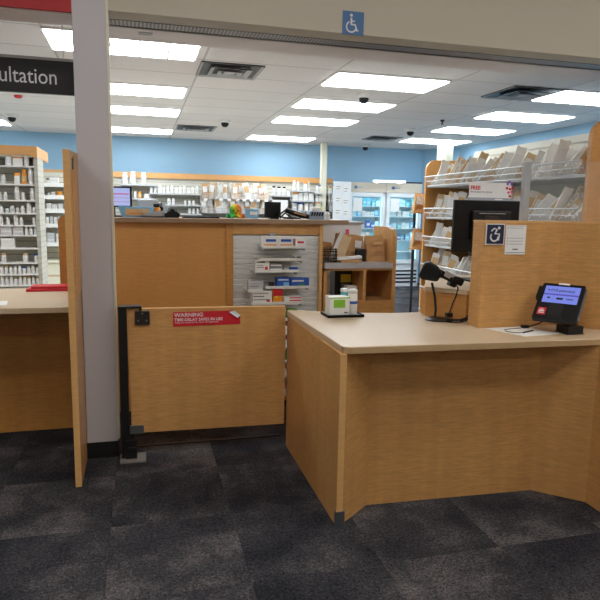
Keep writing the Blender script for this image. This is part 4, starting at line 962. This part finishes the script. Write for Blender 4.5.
for fi, fx in enumerate((4.63, 5.46)):
    for si, z in enumerate((1.0, 1.25, 1.5, 1.72)):
        cn = {}
        for k in range(7):
            kd = rr.choice([0, 0, 1, 2, 3, 3, 4 if si < 2 else 0]); cn[kd] = cn.get(kd, 0)+1
            pr, nm = FB[kd]
            pr.put('%s %s carton on the %s refrigerator shelf, %s' % (ORDN[cn[kd]-1], nm, ['fourth', 'third', 'second', 'top'][si], ['board side', 'shelving side'][fi]),
                   (fx-.31+k*.103, 12.2+rr.uniform(-.04, .05), z), None, 'cartons in the refrigerators', (.085, .1, rr.uniform(.09, .17)))
ls = tag(MB().box(4.72, 5.42, 11.82, 11.92, 2.205, 2.25).box(4.8, 4.84, 11.9, 12.0, 2.19, 2.215).box(5.3, 5.34, 11.9, 12.0, 2.19, 2.215).build('strip_light', 'stripglow', loc=(5.07, 11.87, 2.2)), 'thin lit white strip light on top of the refrigerators', 'strip light')
tag(MB().box(5.44, 5.86, 11.95, 12.0, 2.205, 2.235).build('cable_rail', 'dgrey', loc=(5.6, 11.97, 2.2)), 'thin dark rail on top of the second refrigerator', 'rail')

# black pole and brown bags before the fridges
pol = thing('floor_pole', 'thin black upright pole in front of the refrigerator', 'pole', (3.30, 6.9, 0))
MB().cyl((3.30, 6.9, .02), (3.30, 6.9, 1.66), .018, n=12).build('pole', 'matte_black', pol, smooth=True)
MB().lathe([(.14, 0), (.14, .015), (.03, .025)], (3.30, 6.9, 0), 24).build('base', 'matte_black', pol)

# ---------------------------------------------------------------- right bag shelving unit
UX0, UX1 = 3.15, 3.75
UY0, UY1 = 3.80, 6.33
un = thing('bag_shelving', 'maple ended shelving unit packed with prescription bags', 'shelving', (3.45, 5.0, 0))
def rpoly(x0, x1, h, r=.12):
    p = [(x0, 0), (x0, h-r)]
    for i in range(1, 7):
        a = PI-i*PI/12; p.append((x0+r+r*math.cos(a), h-r+r*math.sin(a)))
    return p+[(x1, h), (x1, 0)]
MB().prism(rpoly(UX0, UX1, 2.19), UY1, UY1+.035, 'y').build('end_panel', 'wood_dark', un)
MB().prism(rpoly(UX0, UX1+.3, 2.28), UY0-.06, UY0-.02, 'y').build('end_panel', 'wood_dark', un)
g = MB()
g.box(UX1, UX1+.03, UY0-.02, UY1, 0, 2.30)
for i in range(30): g.box(UX1-.012, UX1, UY0-.02, UY1, .1+i*.0735, .15+i*.0735)
g.build('slatwall_back', 'offwhite', un)
RZs = [1.895, 1.545, 1.235, .925, .66, .40]
for z in RZs:
    s_ = MB().box(UX0+.02, UX1-.012, UY0-.02, UY1, z-.015, z).build('shelf', 'lgrey', un)
    g = MB(); xf = UX0-.03
    g.tube([(xf, UY0, z+.10), (xf, UY1-.03, z+.10)], .007, 6).tube([(xf+.045, UY0, z), (xf+.045, UY1-.03, z)], .008, 6).tube([(xf+.022, UY0, z+.05), (xf+.022, UY1-.03, z+.05)], .005, 5)
    for k in range(64):
        y = UY0+(UY1-.03-UY0)*k/63
        g.cyl((xf, y, z+.10), (xf+.045, y, z), .003, n=4)
    g.build('wire_front', 'lgrey', s_)
rr = random.Random(3)
WHERE = ['top basket', 'second basket', 'third basket', 'fourth basket', 'fifth basket', 'lowest basket']
for ri, z in enumerate(RZs):
    n = [40, 40, 26, 26, 18, 14][ri]
    cn = {}
    for k in range(n):
        kd = rr.choice([0, 0, 0, 0, 1, 2, 2, 3, 3, 5 if ri == 0 else 4]); pr, nm = BG[kd]; cn[kd] = cn.get(kd, 0)+1
        y = UY1-.10-k*.06
        lean = rr.uniform(.15, .6)
        # the bag stands facing along the row, leaning towards the near end
        x = UX0+.045+rr.uniform(0, .05)
        if y-math.sin(lean)*.3 < UY0+.04: lean = .0; 
        sc_ = rr.uniform(.85, 1.12)
        h_s = [.98, .9, .88, .88, .8, .85][ri]*rr.uniform(.85, 1.08)
        pr.put('%s %s from the far end in the %s of the bag shelving' % (ORDN[cn[kd]-1], nm, WHERE[ri]), (x, y, z+.004), (lean, rr.uniform(.15, .8), rr.uniform(-.7, -.1)), 'prescription bags in the %s' % WHERE[ri], (.62*sc_, .75, h_s*1.12))
# brown bags in a small side bin past the far end panel
sb = thing('side_bin', 'small side shelf of brown bags past the far end panel', 'shelf', (3.12, 6.5, 0))
for z in (1.60, 1.18): MB().box(3.09, 3.5, 6.42, 6.60, z-.012, z).build('shelf', 'wood_dark', sb)
MB().box(3.46, 3.5, 6.40, 6.62, 0, 1.9).build('upright', 'lgrey', sb)
for i, (x, z, s) in enumerate(((3.14, 1.60, .8), (3.14, 1.18, .85))):
    BG[5][0].put('brown bag in the %s side shelf past the far end panel' % ['upper', 'lower'][i], (x, 6.5, z+.002), (0, .1, 0), 'bags in the side shelf', (.9, 2., s))

# ---------------------------------------------------------------- world and view
w = bpy.data.worlds.new('world'); S.world = w; w.use_nodes = True
w.node_tree.nodes['Background'].inputs[0].default_value = (.8, .85, .9, 1)
w.node_tree.nodes['Background'].inputs[1].default_value = .3
S.view_settings.view_transform = 'Standard'; S.view_settings.look = 'None'
S.view_settings.exposure = .08; S.view_settings.gamma = 1
try: S.view_settings.use_curve_mapping = False
except Exception: pass
S.cycles.max_bounces = 6; S.cycles.diffuse_bounces = 4; S.cycles.transparent_max_bounces = 12
S.cycles.use_denoising = True; S.cycles.sample_clamp_indirect = 4
